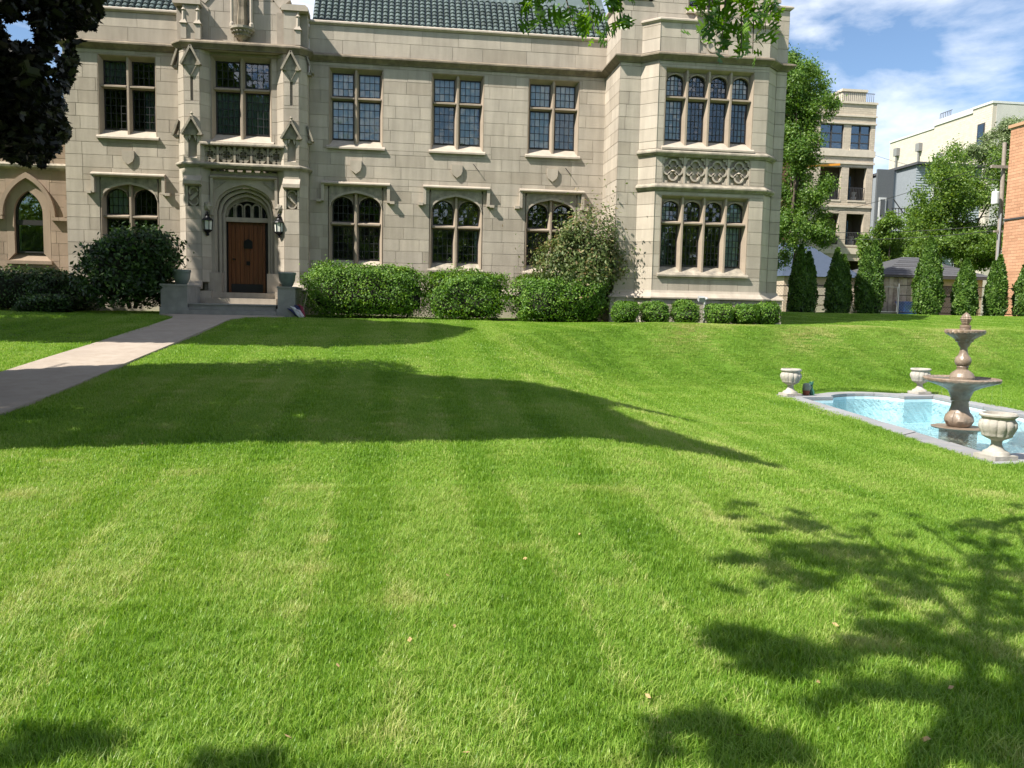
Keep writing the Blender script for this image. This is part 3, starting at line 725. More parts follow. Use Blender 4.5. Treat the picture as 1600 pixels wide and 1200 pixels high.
# ---- doorway
DX0, DX1 = -5.28, -4.20; dc = -4.70
def door_arch(hw, zs, top, n=24): return [(dc-hw, 1.65)] + arc_pts(dc-hw, dc+hw, zs, top-zs, n) + [(dc+hw, 1.65)]
AO = [(-5.75, 1.65)] + [(p[0]*1.0 if 0 else dc + (p[0]-dc)*1.02/.86, 5.40) for p in arc_pts(dc-.86, dc+.86, 4.3, .78, 24)] + [(-3.65, 1.65)]
AO[0] = (-5.72, 1.65); AO[-1] = (-3.68, 1.65)
D = MB(); D.strip(AO, door_arch(.86, 4.28, 5.04), YE-.02, YE+.14); doorway = hb(D, 'doorway_arch', M['trim'])
for k, (hw, zs, tp, y0) in enumerate(((.83, 4.27, 4.99, YE+.10), (.73, 4.22, 4.88, YE+.22), (.64, 4.17, 4.76, YE+.34))):
    D = MB(); D.strip(door_arch(hw+.08, zs+.02, tp+.09), door_arch(hw, zs, tp), y0, y0+.18)
    D.strip(door_arch(hw+.045, zs+.01, tp+.05), door_arch(hw-.02, zs, tp-.025), y0-.03, y0+.005); D.build('arch_order', M['trim'], doorway)
D = MB(); D.sweep([(-5.66, YE-.02), (-3.74, YE-.02)], [(0, 5.30), (.05, 5.30), (.13, 5.25), (.13, 5.22), (.04, 5.18), (0, 5.18)])
for x in (-5.66, -3.82): D.box(x, x+.08, YE-.12, YE-.01, 4.12, 5.2)
D.build('label_mould', M['trim'], doorway)
for s in (-1, 1):
    D = MB(); D.prism([(dc+s*.52, 5.12), (dc+s*.88, 5.12), (dc+s*.88, 4.84)] if s > 0 else [(dc-.52, 5.12), (dc-.88, 4.84), (dc-.88, 5.12)], YE-.045, YE); D.build('spandrel_carving', M['weather'], doorway)
    D = MB(); D.lathe([(.02, 0), (.14, .03), (.12, .06), (.07, .09), (0, .11)], 12, (0, 0, 0), lambda a, z: 1 + .18*math.cos(6*a))
    o = D.build('rosette', M['weather'], house); o.matrix_world = Matrix.Translation((dc + s*1.04, YE-.13, 4.36)) @ Matrix.Rotation(PI/2, 4, 'X'); o.matrix_parent_inverse = HINV
M['oak_door'] = None
def wood_mat():
    m, t, out = new_mat('varnished red brown door'); p = N(t, 'ShaderNodeBsdfPrincipled', Roughness=0.38); geo = N(t, 'ShaderNodeNewGeometry')
    mpn = N(t, 'ShaderNodeMapping'); mpn.inputs['Scale'].default_value = (22, 22, 1.1); t.links.new(geo.outputs['Position'], mpn.inputs[0])
    n = N(t, 'ShaderNodeTexNoise', Scale=1.5, Detail=6.0); t.links.new(mpn.outputs[0], n.inputs['Vector'])
    r = ramp(t, [(.3, (.09, .028, .012)), (.7, (.20, .066, .025))]); t.links.new(n.outputs[0], r.inputs[0]); t.links.new(r.outputs[0], p.inputs['Base Color']); t.links.new(p.outputs[0], out.inputs[0]); return m
M['oak_door'] = wood_mat()
yd = YE + .52
D = MB(); D.box(DX0-.2, DX1+.2, yd+.06, yd+.16, 1.6, 5.0); D.build('door_recess', M['casement'], doorway)
door = MB(); door.box(DX0, DX1, yd+.02, yd+.055, 1.86, 3.98); door = hb(door, 'door', M['oak_door'])
for i in range(7):
    D = MB(); w = (DX1-DX0-.16)/7; x = DX0+.08+i*w; D.box(x+.006, x+w-.006, yd-.012, yd+.022, 2.14, 3.9); D.build('door_plank', M['oak_door'], door)
D = MB(); D.box(DX0+.003, DX0+.075, yd-.03, yd+.03, 1.87, 3.97); D.box(DX1-.075, DX1-.003, yd-.03, yd+.03, 1.87, 3.97); D.build('door_stile', M['oak_door'], door)
D = MB(); D.box(DX0+.076, DX1-.076, yd-.025, yd+.03, 1.88, 2.13); D.build('kick_plate', M['casement'], door)
D = MB(); D.box(dc-.13, dc+.13, yd-.04, yd, 3.2, 3.42); D.strip([(dc-.12, 3.42), (dc, 3.5), (dc+.12, 3.42)], [(dc-.12, 3.41), (dc, 3.42), (dc+.12, 3.41)], yd-.04, yd); D.build('door_grille', M['iron'], door)
D = MB(); D.lathe([(.01, 0), (.05, .01), (.05, .03), (.0, .05)], 10, (DX0+.16, yd-.06, 2.85)); D.box(dc-.05, dc+.05, yd-.05, yd, 2.7, 2.82); D.build('handle', M['iron'], door)
D = MB(); D.box(dc-.64, dc+.64, yd-.12, yd+.05, 3.99, 4.12); D.build('door_lintel', M['trim'], doorway)
# tympanum tracery above the door
T = MB()
for i in range(5):
    x = dc - .5 + i*.25; ring(T, x, 4.42, .1, .045, yd-.06, yd+.02, 10, 0, PI); 
    for s in (-1, 1): T.box(x+s*.1-.02, x+s*.1+.02, yd-.06, yd+.02, 4.13, 4.42)
T.strip(arc_pts(dc-.66, dc+.66, 4.16, .6, 20), arc_pts(dc-.58, dc+.58, 4.16, .46, 20), yd-.08, yd+.02); T.build('tympanum_tracery', M['weather'], doorway)
D = MB(); D.box(dc-.62, dc+.62, yd+.045, yd+.055, 4.1, 4.8); D.build('fanlight_glass', M['glass'], doorway)
D = MB(); D.box(-5.72, -3.68, YE-.18, YE+.7, 1.70, 1.86); D.build('threshold', M['trim'], doorway)
# porch jamb bases
D = MB()
for x in (-5.75, -4.06): D.box(x, x+.38 if x < -5 else x+.36, YE-.1, YE+.3, 1.65, 2.44)
D.build('jamb_base', M['trim'], doorway)
# niche with a carved figure on a corbel in the porch gable
Nn = MB(); Nn.box(-5.0, -4.4, YE-.02, YE+.01, 9.4, 11.2); Nn = hb(Nn, 'statue_niche', M['weather'])
D = MB(); D.lathe([(.03, 0), (.12, .08), (.2, .14), (.26, .25), (.34, .31), (.34, .38)], 14, (dc, YE-.1, 9.1)); 
for i in range(9):
    a = PI + PI*i/8; D.lathe([(.0, -.04), (.05, 0), (0, .05)], 6, (dc+.27*math.cos(a), YE-.1+.27*math.sin(a), 9.33)); D.lathe([(.0, -.04), (.045, 0), (0, .05)], 6, (dc+.2*math.cos(a), YE-.1+.2*math.sin(a), 9.24))
D.build('corbel', M['weather'], Nn)
for s in (-1, 1):
    D = MB(); D.lathe([(.07, 0), (.07, .1), (.045, .14), (.045, 1.6), (.08, 1.65)], 8, (dc+s*.27, YE-.2, 9.47)); D.build('colonnette', M['trim'], Nn)
D = MB(); D.lathe([(.15, 0), (.16, .2), (.12, .55), (.15, .85), (.13, 1.05), (.05, 1.15), (.075, 1.25), (.07, 1.36), (0, 1.42)], 12, (dc, YE-.14, 9.48), lambda a, z: 1 + .12*math.sin(5*a)*(z < .9)); D.build('carved_figure', M['cornice'], Nn)
# dark bars added in place of slanted bracket shadows on the wall
D = MB()
for x in (2.1, 5.0): D.bar((x, YM-.01, 5.98), (x+.18, YM-.1, 5.74), .016)
hb(D, 'shadow_bar', M['iron'])
# ------------------------------------------------------------------ lawn and ground
def lawn_mat():
    m, t, out = new_mat('lawn soil and thatch'); l = t.links.new
    geo = N(t, 'ShaderNodeNewGeometry'); p = N(t, 'ShaderNodeBsdfPrincipled', Roughness=0.9); p.inputs['Specular IOR Level'].default_value = 0.15
    n1 = N(t, 'ShaderNodeTexNoise', Scale=0.45, Detail=6.0, Roughness=0.65); l(geo.outputs['Position'], n1.inputs['Vector'])
    r1 = ramp(t, [(0.35, (0.080, 0.165, 0.016)), (0.6, (0.115, 0.21, 0.024)), (0.75, (0.17, 0.23, 0.045))]); l(n1.outputs[0], r1.inputs[0])
    n2 = N(t, 'ShaderNodeTexNoise', Scale=28.0, Detail=5.0, Roughness=0.75); l(geo.outputs['Position'], n2.inputs['Vector'])
    r2 = ramp(t, [(0.3, 0.55), (0.7, 1.35)]); l(n2.outputs[0], r2.inputs[0])
    mx = N(t, 'ShaderNodeMixRGB', blend_type='MULTIPLY'); mx.inputs[0].default_value = 1; l(r1.outputs[0], mx.inputs[1]); l(r2.outputs[0], mx.inputs[2])
    l(mx.outputs[0], p.inputs['Base Color'])
    b = N(t, 'ShaderNodeBump', Strength=0.7, Distance=0.04); l(n2.outputs[0], b.inputs['Height']); l(b.outputs[0], p.inputs['Normal'])
    l(p.outputs[0], out.inputs[0]); return m

xs = np.concatenate([[-400, -150, -60, -30, -20], np.arange(-14, 22.01, 0.2), [23, 24.5, 26, 28, 31, 35, 42, 60, 110, 200, 400]])
ys = np.concatenate([[-300, -100, -30, -10, -5], np.arange(-3, 34.01, 0.2), [35, 37, 40, 45, 55, 80, 130, 250, 600, 900]])
GX, GY = np.meshgrid(xs, ys); GZ = ground_z(GX, GY)
ip = in_pool(GX, GY, 0.09); GZ = np.where(ip, -1.1, GZ)
s_, t_ = pool_st(GX, GY); near = (s_ > -.7) & (s_ < P_W+.7) & (t_ > -.8) & (t_ < P_L+1.9) & ~ip
GZ = np.where(near, np.minimum(GZ, Z_POOL - 0.075), GZ)
GZ = np.where(in_walk(GX, GY, -0.05), GZ - 0.06, GZ)
GZ = np.where((GX > XL+.3) & (GX < XR-.4) & (GY > 26.6) & (GY < 35), GZ - .3, GZ)
nx_, ny_ = len(xs), len(ys)
V = np.stack([GX.ravel(), GY.ravel(), GZ.ravel()], 1)
idx = np.arange(nx_*ny_).reshape(ny_, nx_)
FQ = np.stack([idx[:-1, :-1].ravel(), idx[:-1, 1:].ravel(), idx[1:, 1:].ravel(), idx[1:, :-1].ravel()], 1)
def np_mesh(name, V, F):
    me = bpy.data.meshes.new(name); nv, nf, k = len(V), len(F), F.shape[1]
    me.vertices.add(nv); me.vertices.foreach_set('co', np.ascontiguousarray(V, dtype=np.float32).ravel())
    me.loops.add(nf*k); me.loops.foreach_set('vertex_index', np.ascontiguousarray(F, dtype=np.int32).ravel())
    me.polygons.add(nf); me.polygons.foreach_set('loop_start', np.arange(0, nf*k, k, dtype=np.int32))
    me.update(calc_edges=True); return me
ground = link('ground', np_mesh('ground', V, FQ), lawn_mat(), smooth=True); ground['kind'] = 'structure'

# --- grass: tufts of mown blades scattered by geometry nodes, finer and denser near the viewer
def grass_mat(name, stops, trans=0.42):
    m, t, out = new_mat(name); l = t.links.new
    geo = N(t, 'ShaderNodeNewGeometry'); oi = N(t, 'ShaderNodeObjectInfo')
    n1 = N(t, 'ShaderNodeTexNoise', Scale=0.55, Detail=5.0, Roughness=0.6); l(geo.outputs['Position'], n1.inputs['Vector'])
    # mowing stripes: the sheen of blades laid either way is put into colour
    at_ = N(t, 'ShaderNodeAttribute', attribute_type='INSTANCER', attribute_name='turf_shade_tone')
    f0 = N(t, 'ShaderNodeMath', operation='MULTIPLY_ADD'); l(geo.outputs['Random Per Island'], f0.inputs[0]); f0.inputs[1].default_value = 0.55; f0.inputs[2].default_value = -0.12
    f1 = N(t, 'ShaderNodeMath', operation='MULTIPLY_ADD'); l(n1.outputs[0], f1.inputs[0]); f1.inputs[1].default_value = 0.75; l(f0.outputs[0], f1.inputs[2])
    f2 = N(t, 'ShaderNodeMath', operation='ADD', use_clamp=True); l(f1.outputs[0], f2.inputs[0]); l(at_.outputs['Fac'], f2.inputs[1])
    r0 = ramp(t, stops); l(f2.outputs[0], r0.inputs[0])
    dr_ = N(t, 'ShaderNodeAttribute', attribute_type='INSTANCER', attribute_name='dry'); r = N(t, 'ShaderNodeMixRGB'); l(dr_.outputs['Fac'], r.inputs[0]); l(r0.outputs[0], r.inputs[1]); r.inputs[2].default_value = (0.42, 0.36, 0.16, 1)
    p = N(t, 'ShaderNodeBsdfPrincipled', Roughness=0.42); p.inputs['Specular IOR Level'].default_value = 0.35; l(r.outputs[0], p.inputs['Base Color'])
    tr = N(t, 'ShaderNodeBsdfTranslucent'); hs = N(t, 'ShaderNodeHueSaturation', Saturation=1.1, Value=1.25); l(r.outputs[0], hs.inputs['Color']); l(hs.outputs[0], tr.inputs[0])
    mx = N(t, 'ShaderNodeMixShader'); mx.inputs[0].default_value = trans; l(p.outputs[0], mx.inputs[1]); l(tr.outputs[0], mx.inputs[2]); l(mx.outputs[0], out.inputs[0]); return m
M['grass'] = grass_mat('mown grass', [(0.0, (0.054, 0.150, 0.009)), (0.35, (0.146, 0.293, 0.024)), (0.7, (0.270, 0.408, 0.062)), (1.0, (0.47, 0.50, 0.18))])

def tuft(name, blades, rad, h, w, seed):
    r = np.random.RandomState(seed); Vv = []; Ff = []
    for b in range(blades):
        a = r.uniform(0, 2*PI); q = rad*math.sqrt(r.uniform()); bx, by = q*math.cos(a), q*math.sin(a)
        d = r.uniform(0, 2*PI); hh = h*r.uniform(.55, 1.15); lean = hh*r.uniform(.3, 1.25); ww = w*r.uniform(.7, 1.2)
        px, py = -math.sin(d)*ww/2, math.cos(d)*ww/2; n = len(Vv)
        m1 = (bx + math.cos(d)*lean*.35, by + math.sin(d)*lean*.35, hh*.62)
        Vv += [(bx-px, by-py, -.01), (bx+px, by+py, -.01), (m1[0]-px*.8, m1[1]-py*.8, m1[2]), (m1[0]+px*.8, m1[1]+py*.8, m1[2]), (bx+math.cos(d)*lean, by+math.sin(d)*lean, hh)]
        Ff += [(n, n+1, n+3, n+2), (n+2, n+3, n+4)]
    me = bpy.data.meshes.new(name); me.from_pydata(Vv, [], Ff); me.materials.append(M['grass']); me.update()
    return bpy.data.objects.new(name, me)

def tuft_collection(name, n, *a):
    col = bpy.data.collections.new(name)
    for k in range(n): col.objects.link(tuft('grass_tuft', *a, 100*len(name)+k))
    return col

def scatter(name, x, y, col, smin, smax, parent=None):
    """one point-cloud mesh at (x, y) on the ground, tufts instanced on the points"""
    z = ground_z(x, y); me = bpy.data.meshes.new(name); me.vertices.add(len(x))
    me.vertices.foreach_set('co', np.stack([x, y, z], 1).astype(np.float32).ravel())
    k = np.floor(x/0.47 + 0.10*np.sin(y*.21)); rngp = np.random.RandomState(5); tab = rngp.uniform(-.05, .05, 400)
    par = np.where(np.mod(k, 2) == 0, 1.0, -1.0); fr = np.abs(x/0.47 + 0.10*np.sin(y*.21) - np.round(x/0.47 + 0.10*np.sin(y*.21)))
    tone = par*0.045 + tab[(k.astype(int) + 200) % 400] + np.where((fr < .10) & (rngp.uniform(size=len(x)) < .85), .30*(1 - sstep(2.5, 5, np.abs(x)))*(.5 + .5*np.sin(y*.9 + k*2.1)), 0)
    for (bx_, by_, br_, bt_) in THATCH:
        tone += bt_*np.exp(-(((x-bx_)/br_)**2 + ((y-by_)/(br_*.6))**2))
    berm = sstep(18.6, 19.6, y)*sstep(1.5, 4, x)                             # slanted mowing streaks, with the shading of the bank put into the tone
    q2 = (x*0.9 + y*0.55)/1.15; st2 = np.abs(q2 - np.round(q2)); up_ = sstep(19.4, 21.2, y)*(1 - sstep(21.9, 22.8, y)*.8)*(.62 + .38*np.sin(x*1.7 + 2*np.sin(y*1.3)))*sstep(4, 8, x)
    tone = tone*(1-berm) + berm*(np.where(st2 < .14, .20, 0) - .17 + .36*up_ + .08*np.sin(x*2.3+y)*np.sin(y*1.9-x*.7))
    bank = sstep(1.6, 2.6, x)*(1-sstep(3.0, 4.2, x))*sstep(5, 9, y)*(1-berm); tone = tone + .10*bank
    dry = berm*up_*(.36 + .32*np.sin(x*2.1 + 1.5*np.sin(y*2.0)))*(rngp.uniform(size=len(x)) < .75) + .04*rngp.uniform(size=len(x))
    for (bx_, by_, br_, bt_) in THATCH[:150]: dry += .5*bt_*np.exp(-(((x-bx_)/br_)**2 + ((y-by_)/(br_*.6))**2))
    at3 = me.attributes.new('dry', 'FLOAT', 'POINT'); at3.data.foreach_set('value', np.clip(dry, 0, .75).astype(np.float32))
    at1 = me.attributes.new('turf_shade_tone', 'FLOAT', 'POINT'); at1.data.foreach_set('value', tone.astype(np.float32))
    at2 = me.attributes.new('lean', 'FLOAT', 'POINT'); at2.data.foreach_set('value', (par*(1-berm)*0.10).astype(np.float32))
    me.update(); o = link(name, me, None, parent); o['kind'] = 'stuff'
    g = bpy.data.node_groups.new(name + '_nodes', 'GeometryNodeTree')
    g.interface.new_socket('Geometry', in_out='INPUT', socket_type='NodeSocketGeometry'); g.interface.new_socket('Geometry', in_out='OUTPUT', socket_type='NodeSocketGeometry')
    gi = g.nodes.new('NodeGroupInput'); go = g.nodes.new('NodeGroupOutput'); ci = g.nodes.new('GeometryNodeCollectionInfo'); ci.inputs['Collection'].default_value = col
    ci.inputs['Separate Children'].default_value = True; ci.inputs['Reset Children'].default_value = True
    ip_ = g.nodes.new('GeometryNodeInstanceOnPoints'); ip_.inputs['Pick Instance'].default_value = True
    rv = g.nodes.new('FunctionNodeRandomValue'); rv.data_type = 'FLOAT'; rv.inputs[2].default_value = 0; rv.inputs[3].default_value = 6.283
    rs_ = g.nodes.new('FunctionNodeRandomValue'); rs_.data_type = 'FLOAT'; rs_.inputs[2].default_value = smin; rs_.inputs[3].default_value = smax; rs_.inputs['Seed'].default_value = 3
    na = g.nodes.new('GeometryNodeInputNamedAttribute'); na.data_type = 'FLOAT'; na.inputs['Name'].default_value = 'lean'
    cx = g.nodes.new('ShaderNodeCombineXYZ'); rz = g.nodes.new('ShaderNodeCombineXYZ')
    lk = g.links.new; lk(na.outputs[0], cx.inputs['X'])
    lk(rv.outputs[1], rz.inputs['Z'])
    rot2 = g.nodes.new('FunctionNodeRotateRotation'); e1 = g.nodes.new('FunctionNodeEulerToRotation'); e2 = g.nodes.new('FunctionNodeEulerToRotation')
    lk(rz.outputs[0], e1.inputs[0]); lk(cx.outputs[0], e2.inputs[0]); lk(e1.outputs[0], rot2.inputs[0]); lk(e2.outputs[0], rot2.inputs[1]); rot2.rotation_space = 'GLOBAL'
    lk(gi.outputs[0], ip_.inputs['Points']); lk(ci.outputs[0], ip_.inputs['Instance']); lk(rot2.outputs[0], ip_.inputs['Rotation']); lk(rs_.outputs[1], ip_.inputs['Scale'])
    lk(ip_.outputs[0], go.inputs[0])
    md = o.modifiers.new('scatter', 'NODES'); md.node_group = g
    return o

rg = np.random.RandomState(11)
THATCH = [(rg.uniform(-3.5, 6), rg.uniform(2.4, 13), rg.uniform(.05, .22), rg.uniform(.12, .34)) for _ in range(150)] + [(rg.uniform(-6, 8), rg.uniform(2.4, 20), rg.uniform(.3, .9), rg.uniform(-.14, .12)) for _ in range(120)]
def lawn_points(n, x0, x1, y0, y1):
    x = rg.uniform(x0, x1, n); y = rg.uniform(y0, y1, n)
    k = ~in_pool(x, y, .36) & ~in_walk(x, y, -.01)
    k &= ~((x > XL-.2) & (x < XR+.2) & (y > 25.0)) & ~((x > 6.0) & (x < 11.2) & (y > 23.4)) & ~((x > -2.9) & (x < 6.2) & (y > 23.45))
    k &= ~((x > -6.6) & (x < -3.0) & (y > 23.3)) & ~((x < -9.0) & (y > 23.8))
    xv = x/np.maximum(y + 5, .5)                                   # the wedge in front of the house that the lawn takes up
    k &= (xv > -0.80) & (xv < 0.98)
    return x[k], y[k]
near_c = tuft_collection('near tufts', 8, 30, .055, .036, .0030)
mid_c = tuft_collection('middle tufts', 8, 44, .11, .029, .0046)
far_c = tuft_collection('farther tufts', 8, 52, .20, .023, .0085)
x, y = lawn_points(int(15.5*6.3*860), -6.5, 9.0, .3, 6.6); scatter('lawn_grass', x, y, near_c, .6, 1.45)
x, y = lawn_points(int(27*7.1*310), -12.0, 15.0, 6.3, 13.4); scatter('lawn_grass', x, y, mid_c, .7, 1.3)
x, y = lawn_points(int(44*21*85), -16.0, 29.0, 12.9, 33.5); scatter('lawn_grass', x, y, far_c, .65, 1.2)
x, y = lawn_points(int(18*6*260), 1.5, 19.5, 18.0, 24.0); scatter('lawn_grass', x, y, mid_c, .5, 1.0)

# a few fallen leaves and dry wisps on the grass
LV = MB()
for (px, py) in ((700, 908), (905, 842), (450, 1165), (1305, 985), (1012, 1100), (1278, 1078), (1445, 1170), (528, 1050), (728, 1190), (1045, 1160), (1155, 1165), (710, 990), (290, 575), (222, 698), (1485, 1085), (930, 660), (640, 1010), (820, 880)):
    d = ray(px, py); Y = 1.5
    while EYE + d.z/d.y*Y > gz1(d.x/d.y*Y, Y): Y += .02
    c = Vector((d.x/d.y*Y, Y, gz1(d.x/d.y*Y, Y) + .03)); a = rnd.uniform(0, 6); s = rnd.uniform(.012, .022)
    u = Vector((math.cos(a), math.sin(a), rnd.uniform(-.4, .4)))*s; w = Vector((-math.sin(a), math.cos(a), rnd.uniform(-.8, .8)))*s*.6
    LV.add([c-u, c+w, c+u, c-w], [(0,1,2), (0,2,3)])
o = LV.build('fallen_leaves', simple_mat('dry leaf', (0.45, 0.30, 0.15), .7)); o['kind'] = 'stuff'

# ------------------------------------------------------------------ walk
M['walk'] = rough_mat('exposed aggregate concrete', (0.43, 0.365, 0.305), (0.36, 0.305, 0.255), 1.3, 0.9, bump=0.6, bscale=160, dirt=(0.30, 0.24, 0.19), dirt_amt=0.5)
wk = MB(); ysw = list(np.arange(-6, 23.51, .5)); 
for i, y in enumerate(ysw):
    f = max(0, (y - 21.8)/1.7)**2; xl, xr = WALK_L - f*.75, WALK_R + f*1.15; z = gz1(-5.1, y) + .035
    wk.v += [(xl, y, z-.2), (xl, y, z), (xr, y, z), (xr, y, z-.2)]
    if i:
        b = 4*(i-1); wk.f += [(b+1, b+2, b+6, b+5), (b, b+1, b+5, b+4), (b+2, b+3, b+7, b+6)]
o = wk.build('walk', M['walk'], fix=False); o['kind'] = 'structure'

# ------------------------------------------------------------------ front steps, pedestals, pots
ZS = gz1(-4.7, 23.5)
st = empty('front_steps', (-4.75, 24.4, ZS), 'two grey stone steps up to the front door between pedestals', 'steps')
def rel(mb, name, mat, root, smooth=False):
    o = mb.build(name, mat, root, smooth); o.matrix_parent_inverse = root.matrix_basis.inverted(); return o
mb = MB(); mb.box(-6.02, -3.52, 23.55, 25.0, ZS-.2, ZS+.15); rel(mb, 'step', M['step'], st)
mb = MB(); mb.box(-5.9, -3.56, 23.9, 25.5, ZS+.154, ZS+.30); mb.box(-5.92, -3.54, 23.86, 25.5, ZS+.30, ZS+.335); rel(mb, 'step', M['step'], st)
mb = MB(); mb.box(-5.70, -3.70, 24.9, 25.8, ZS+.337, ZS+.50); rel(mb, 'door_sill', M['trim'], st)
def glaze(): return rough_mat('blue green glazed clay', (0.175, 0.205, 0.195), (0.12, 0.15, 0.145), 6.0, 0.35, spec=.5)
M['glaze'] = glaze()
for (x0, x1, lab) in ((-6.62, -5.92, 'long stone pedestal beside the steps behind the dark shrub'), (-3.50, -3.02, 'stone pedestal on the hedge side of the front steps')):
    p = empty('pedestal', ((x0+x1)/2, 24.4, ZS), lab, 'pedestal', 'pedestals flanking the front steps')
    mb = MB(); mb.box(x0-.03, x1+.03, 23.78, 25.35, ZS-.15, ZS+.22); rel(mb, 'base', M['step'], p)
    mb = MB(); mb.box(x0, x1, 23.82, 25.3, ZS+.22, ZS+.80); rel(mb, 'block', M['step'], p)
    mb = MB(); mb.box(x0-.02, x1+.02, 23.80, 25.3, ZS+.80, ZS+.85); rel(mb, 'cap', M['step'], p)
for (x, lab) in ((-6.12, 'blue green planter pot half hidden by the dark shrub'), (-3.27, 'blue green planter pot beside the clipped hedge')):
    p = empty('planter_pot', (x, 24.06, ZS+.852), lab, 'planter', 'glazed planter pots at the front steps')
    mb = MB(); mb.lathe([(.13, 0), (.16, .03), (.215, .17), (.235, .33), (.25, .335), (.25, .385), (.235, .40), (.21, .395), (.2, .33)], 28, cap=True); rel_o = mb.build('bowl', M['glaze'], p, True)
    mb = MB(); mb.lathe([(.0, .335), (.205, .335)], 20, cap=False); mb.build('soil', simple_mat('potting soil', (.06, .045, .03), .95), p)
# lanterns either side of the door
M['lantern_glass'] = simple_mat('frosted lantern glass', (0.72, 0.72, 0.66), 0.25)
for (x, lab) in ((-5.72, 'black iron wall lantern on the shrub side of the red door'), (-3.69, 'black iron wall lantern on the hedge side of the red door')):
    ln = empty('wall_lantern', (x, YE-.2, 3.80), lab, 'lantern', 'lanterns flanking the front door')
    mb = MB(); mb.lathe([(.02, -.30), (.05, -.27), (.03, -.22), (.10, -.17), (.135, -.14), (.13, -.12)], 6); mb.build('base', M['iron'], ln)
    mb = MB(); mb.lathe([(.115, -.12), (.13, .14)], 6, cap=True); mb.build('glass', M['lantern_glass'], ln)
    mb = MB()
    for k in range(6):
        a = 2*PI*k/6; mb.bar((.12*math.cos(a), .12*math.sin(a), -.13), (.136*math.cos(a), .136*math.sin(a), .15), .018)
    mb.build('frame', M['iron'], ln)
    mb = MB(); mb.lathe([(.165, .14), (.15, .17), (.08, .23), (.05, .28), (.07, .31), (.03, .34), (.035, .38), (.0, .43)], 12); mb.build('hood', M['iron'], ln)
    mb = MB(); mb.tube([(0, .21, -.05), (0, .12, -.24), (0, .0, -.27)], .018, 6); mb.lathe([(.05, -.06), (.05, .06)], 8, (0, .17, -.05)); mb.build('bracket', M['iron'], ln)
# furled flag lying against the pedestal
fl = empty('furled_flag', (-2.88, 23.75, gz1(-2.88, 23.75)), 'small furled flag with navy white and maroon folds leaning by the pedestal', 'flag')
for (dx, dy, h, w, c) in ((0, 0, .34, .09, (.03, .03, .10)), (-.1, -.05, .3, .06, (.62, .62, .66)), (.1, -.03, .36, .06, (.22, .03, .06)), (-.18, -.02, .24, .05, (.04, .04, .13)), (.05, -.1, .22, .05, (.55, .5, .52))):
    mb = MB(); mb.tube([(dx*.3+.08, dy-.04, 0), (dx*.6, dy, h*.4), (dx-.06, dy+.02, h*.8), (dx-.16, dy, h)], [w, w*1.1, w*.7, .01], 7); mb.build('cloth_fold', simple_mat('flag cloth', c, .8), fl, True)
mb = MB(); mb.tube([(.05, 0, 0), (.2, .02, .72)], .009, 6); mb.build('staff', simple_mat('pale wood', (.5, .42, .3)), fl)

# ------------------------------------------------------------------ pool
M['flag'] = rough_mat('bluestone coping', (0.275, 0.285, 0.305), (0.21, 0.22, 0.24), 2.0, 0.7, piece=0.16, bump=0.25, bscale=35, dirt=(.32, .285, .235), dirt_amt=.35)
M['poolpaint'] = rough_mat('pale blue pool plaster', (0.62, 0.79, 0.84), (0.54, 0.73, 0.80), 1.5, 0.8, dirt=(.34, .52, .55), dirt_amt=.4)
M['sand'] = rough_mat('sandy bedding', (0.55, 0.46, 0.32), None, 8.0, 0.95, bump=.4)
MS = .13
def inner_outline():
    A = []; s0, s1, t0, t1 = MS, P_W-MS, .36, P_L-.36; c = P_W/2; R = .92
    def end(t, sg, rev):
        pts = [(c+R*math.cos(a), t + sg*(R*.80*math.sin(a))) for a in np.linspace(0, PI, 13)]
        return pts[::-1] if rev else pts
    A += [(s0, t0)] + end(t0, -1, True) + [(s1, t0), (s1, t1)] + end(t1, 1, False) + [(s0, t1)]
    return A
IN = inner_outline()
def offset_out():
    s0, s1, t0, t1 = -.28, P_W+.28, -.28, P_L+.28; c = P_W/2; R = 1.22; A = []
    for (s, t) in IN:
        if abs(t-.36) < 1e-6 and s < c and abs(s-MS) < 1e-6: A.append((s0, t0))
        elif abs(s-MS) < 1e-6: A.append((s0, t1))
        elif abs(s-(P_W-MS)) < 1e-6: A.append((s1, t0 if t < 3 else t1))
        else:
            sg, tb = (-1, .36) if t < 3 else (1, P_L-.36); q = np.array([s-c, (t-tb)/.80]); a = math.atan2(abs(q[1]), q[0])
            tt = tb + sg*max(.645, R*.92*math.sin(a)); A.append((c + R*1.02*math.cos(a), tt))
    return A
OUT = offset_out()
pool = empty('fountain_pool', (*pool_pt(P_W/2, P_L/2), Z_POOL), 'pale blue sunken pool with bluestone coping round a tiered fountain', 'pool')
def pl(mb, name, mat, smooth=False, kind=None, parent=None):
    o = mb.build(name, mat, parent or pool, smooth)
    o.matrix_parent_inverse = pool.matrix_basis.inverted()
    if kind: o['kind'] = kind
    return o
n = len(IN); mb = MB(); zi, zf = Z_POOL - .07, -.80
P3 = [pool_pt(*p) for p in IN]
mb.add([(x, y, zi) for x, y in P3] + [(x, y, zf) for x, y in P3], [(i, (i+1) % n, n+(i+1) % n, n+i) for i in range(n)] + [tuple(n+i for i in range(n))])
pl(mb, 'basin', M['poolpaint'])
mb = MB(); PO3 = [pool_pt(P_W/2 + (s-P_W/2)*1.01, P_L/2 + (t-P_L/2)*1.004) for s, t in OUT]
mb.add([(x, y, Z_POOL-.062) for x, y in PO3] + [(x, y, zi-.0) for x, y in [pool_pt(*p) for p in IN]] + [(x, y, -.6) for x, y in PO3], [(i, (i+1) % n, n+(i+1) % n, n+i) for i in range(n)] + [(2*n+i, 2*n+(i+1) % n, (i+1) % n, i) for i in range(n)])
pl(mb, 'bedding', M['sand'])
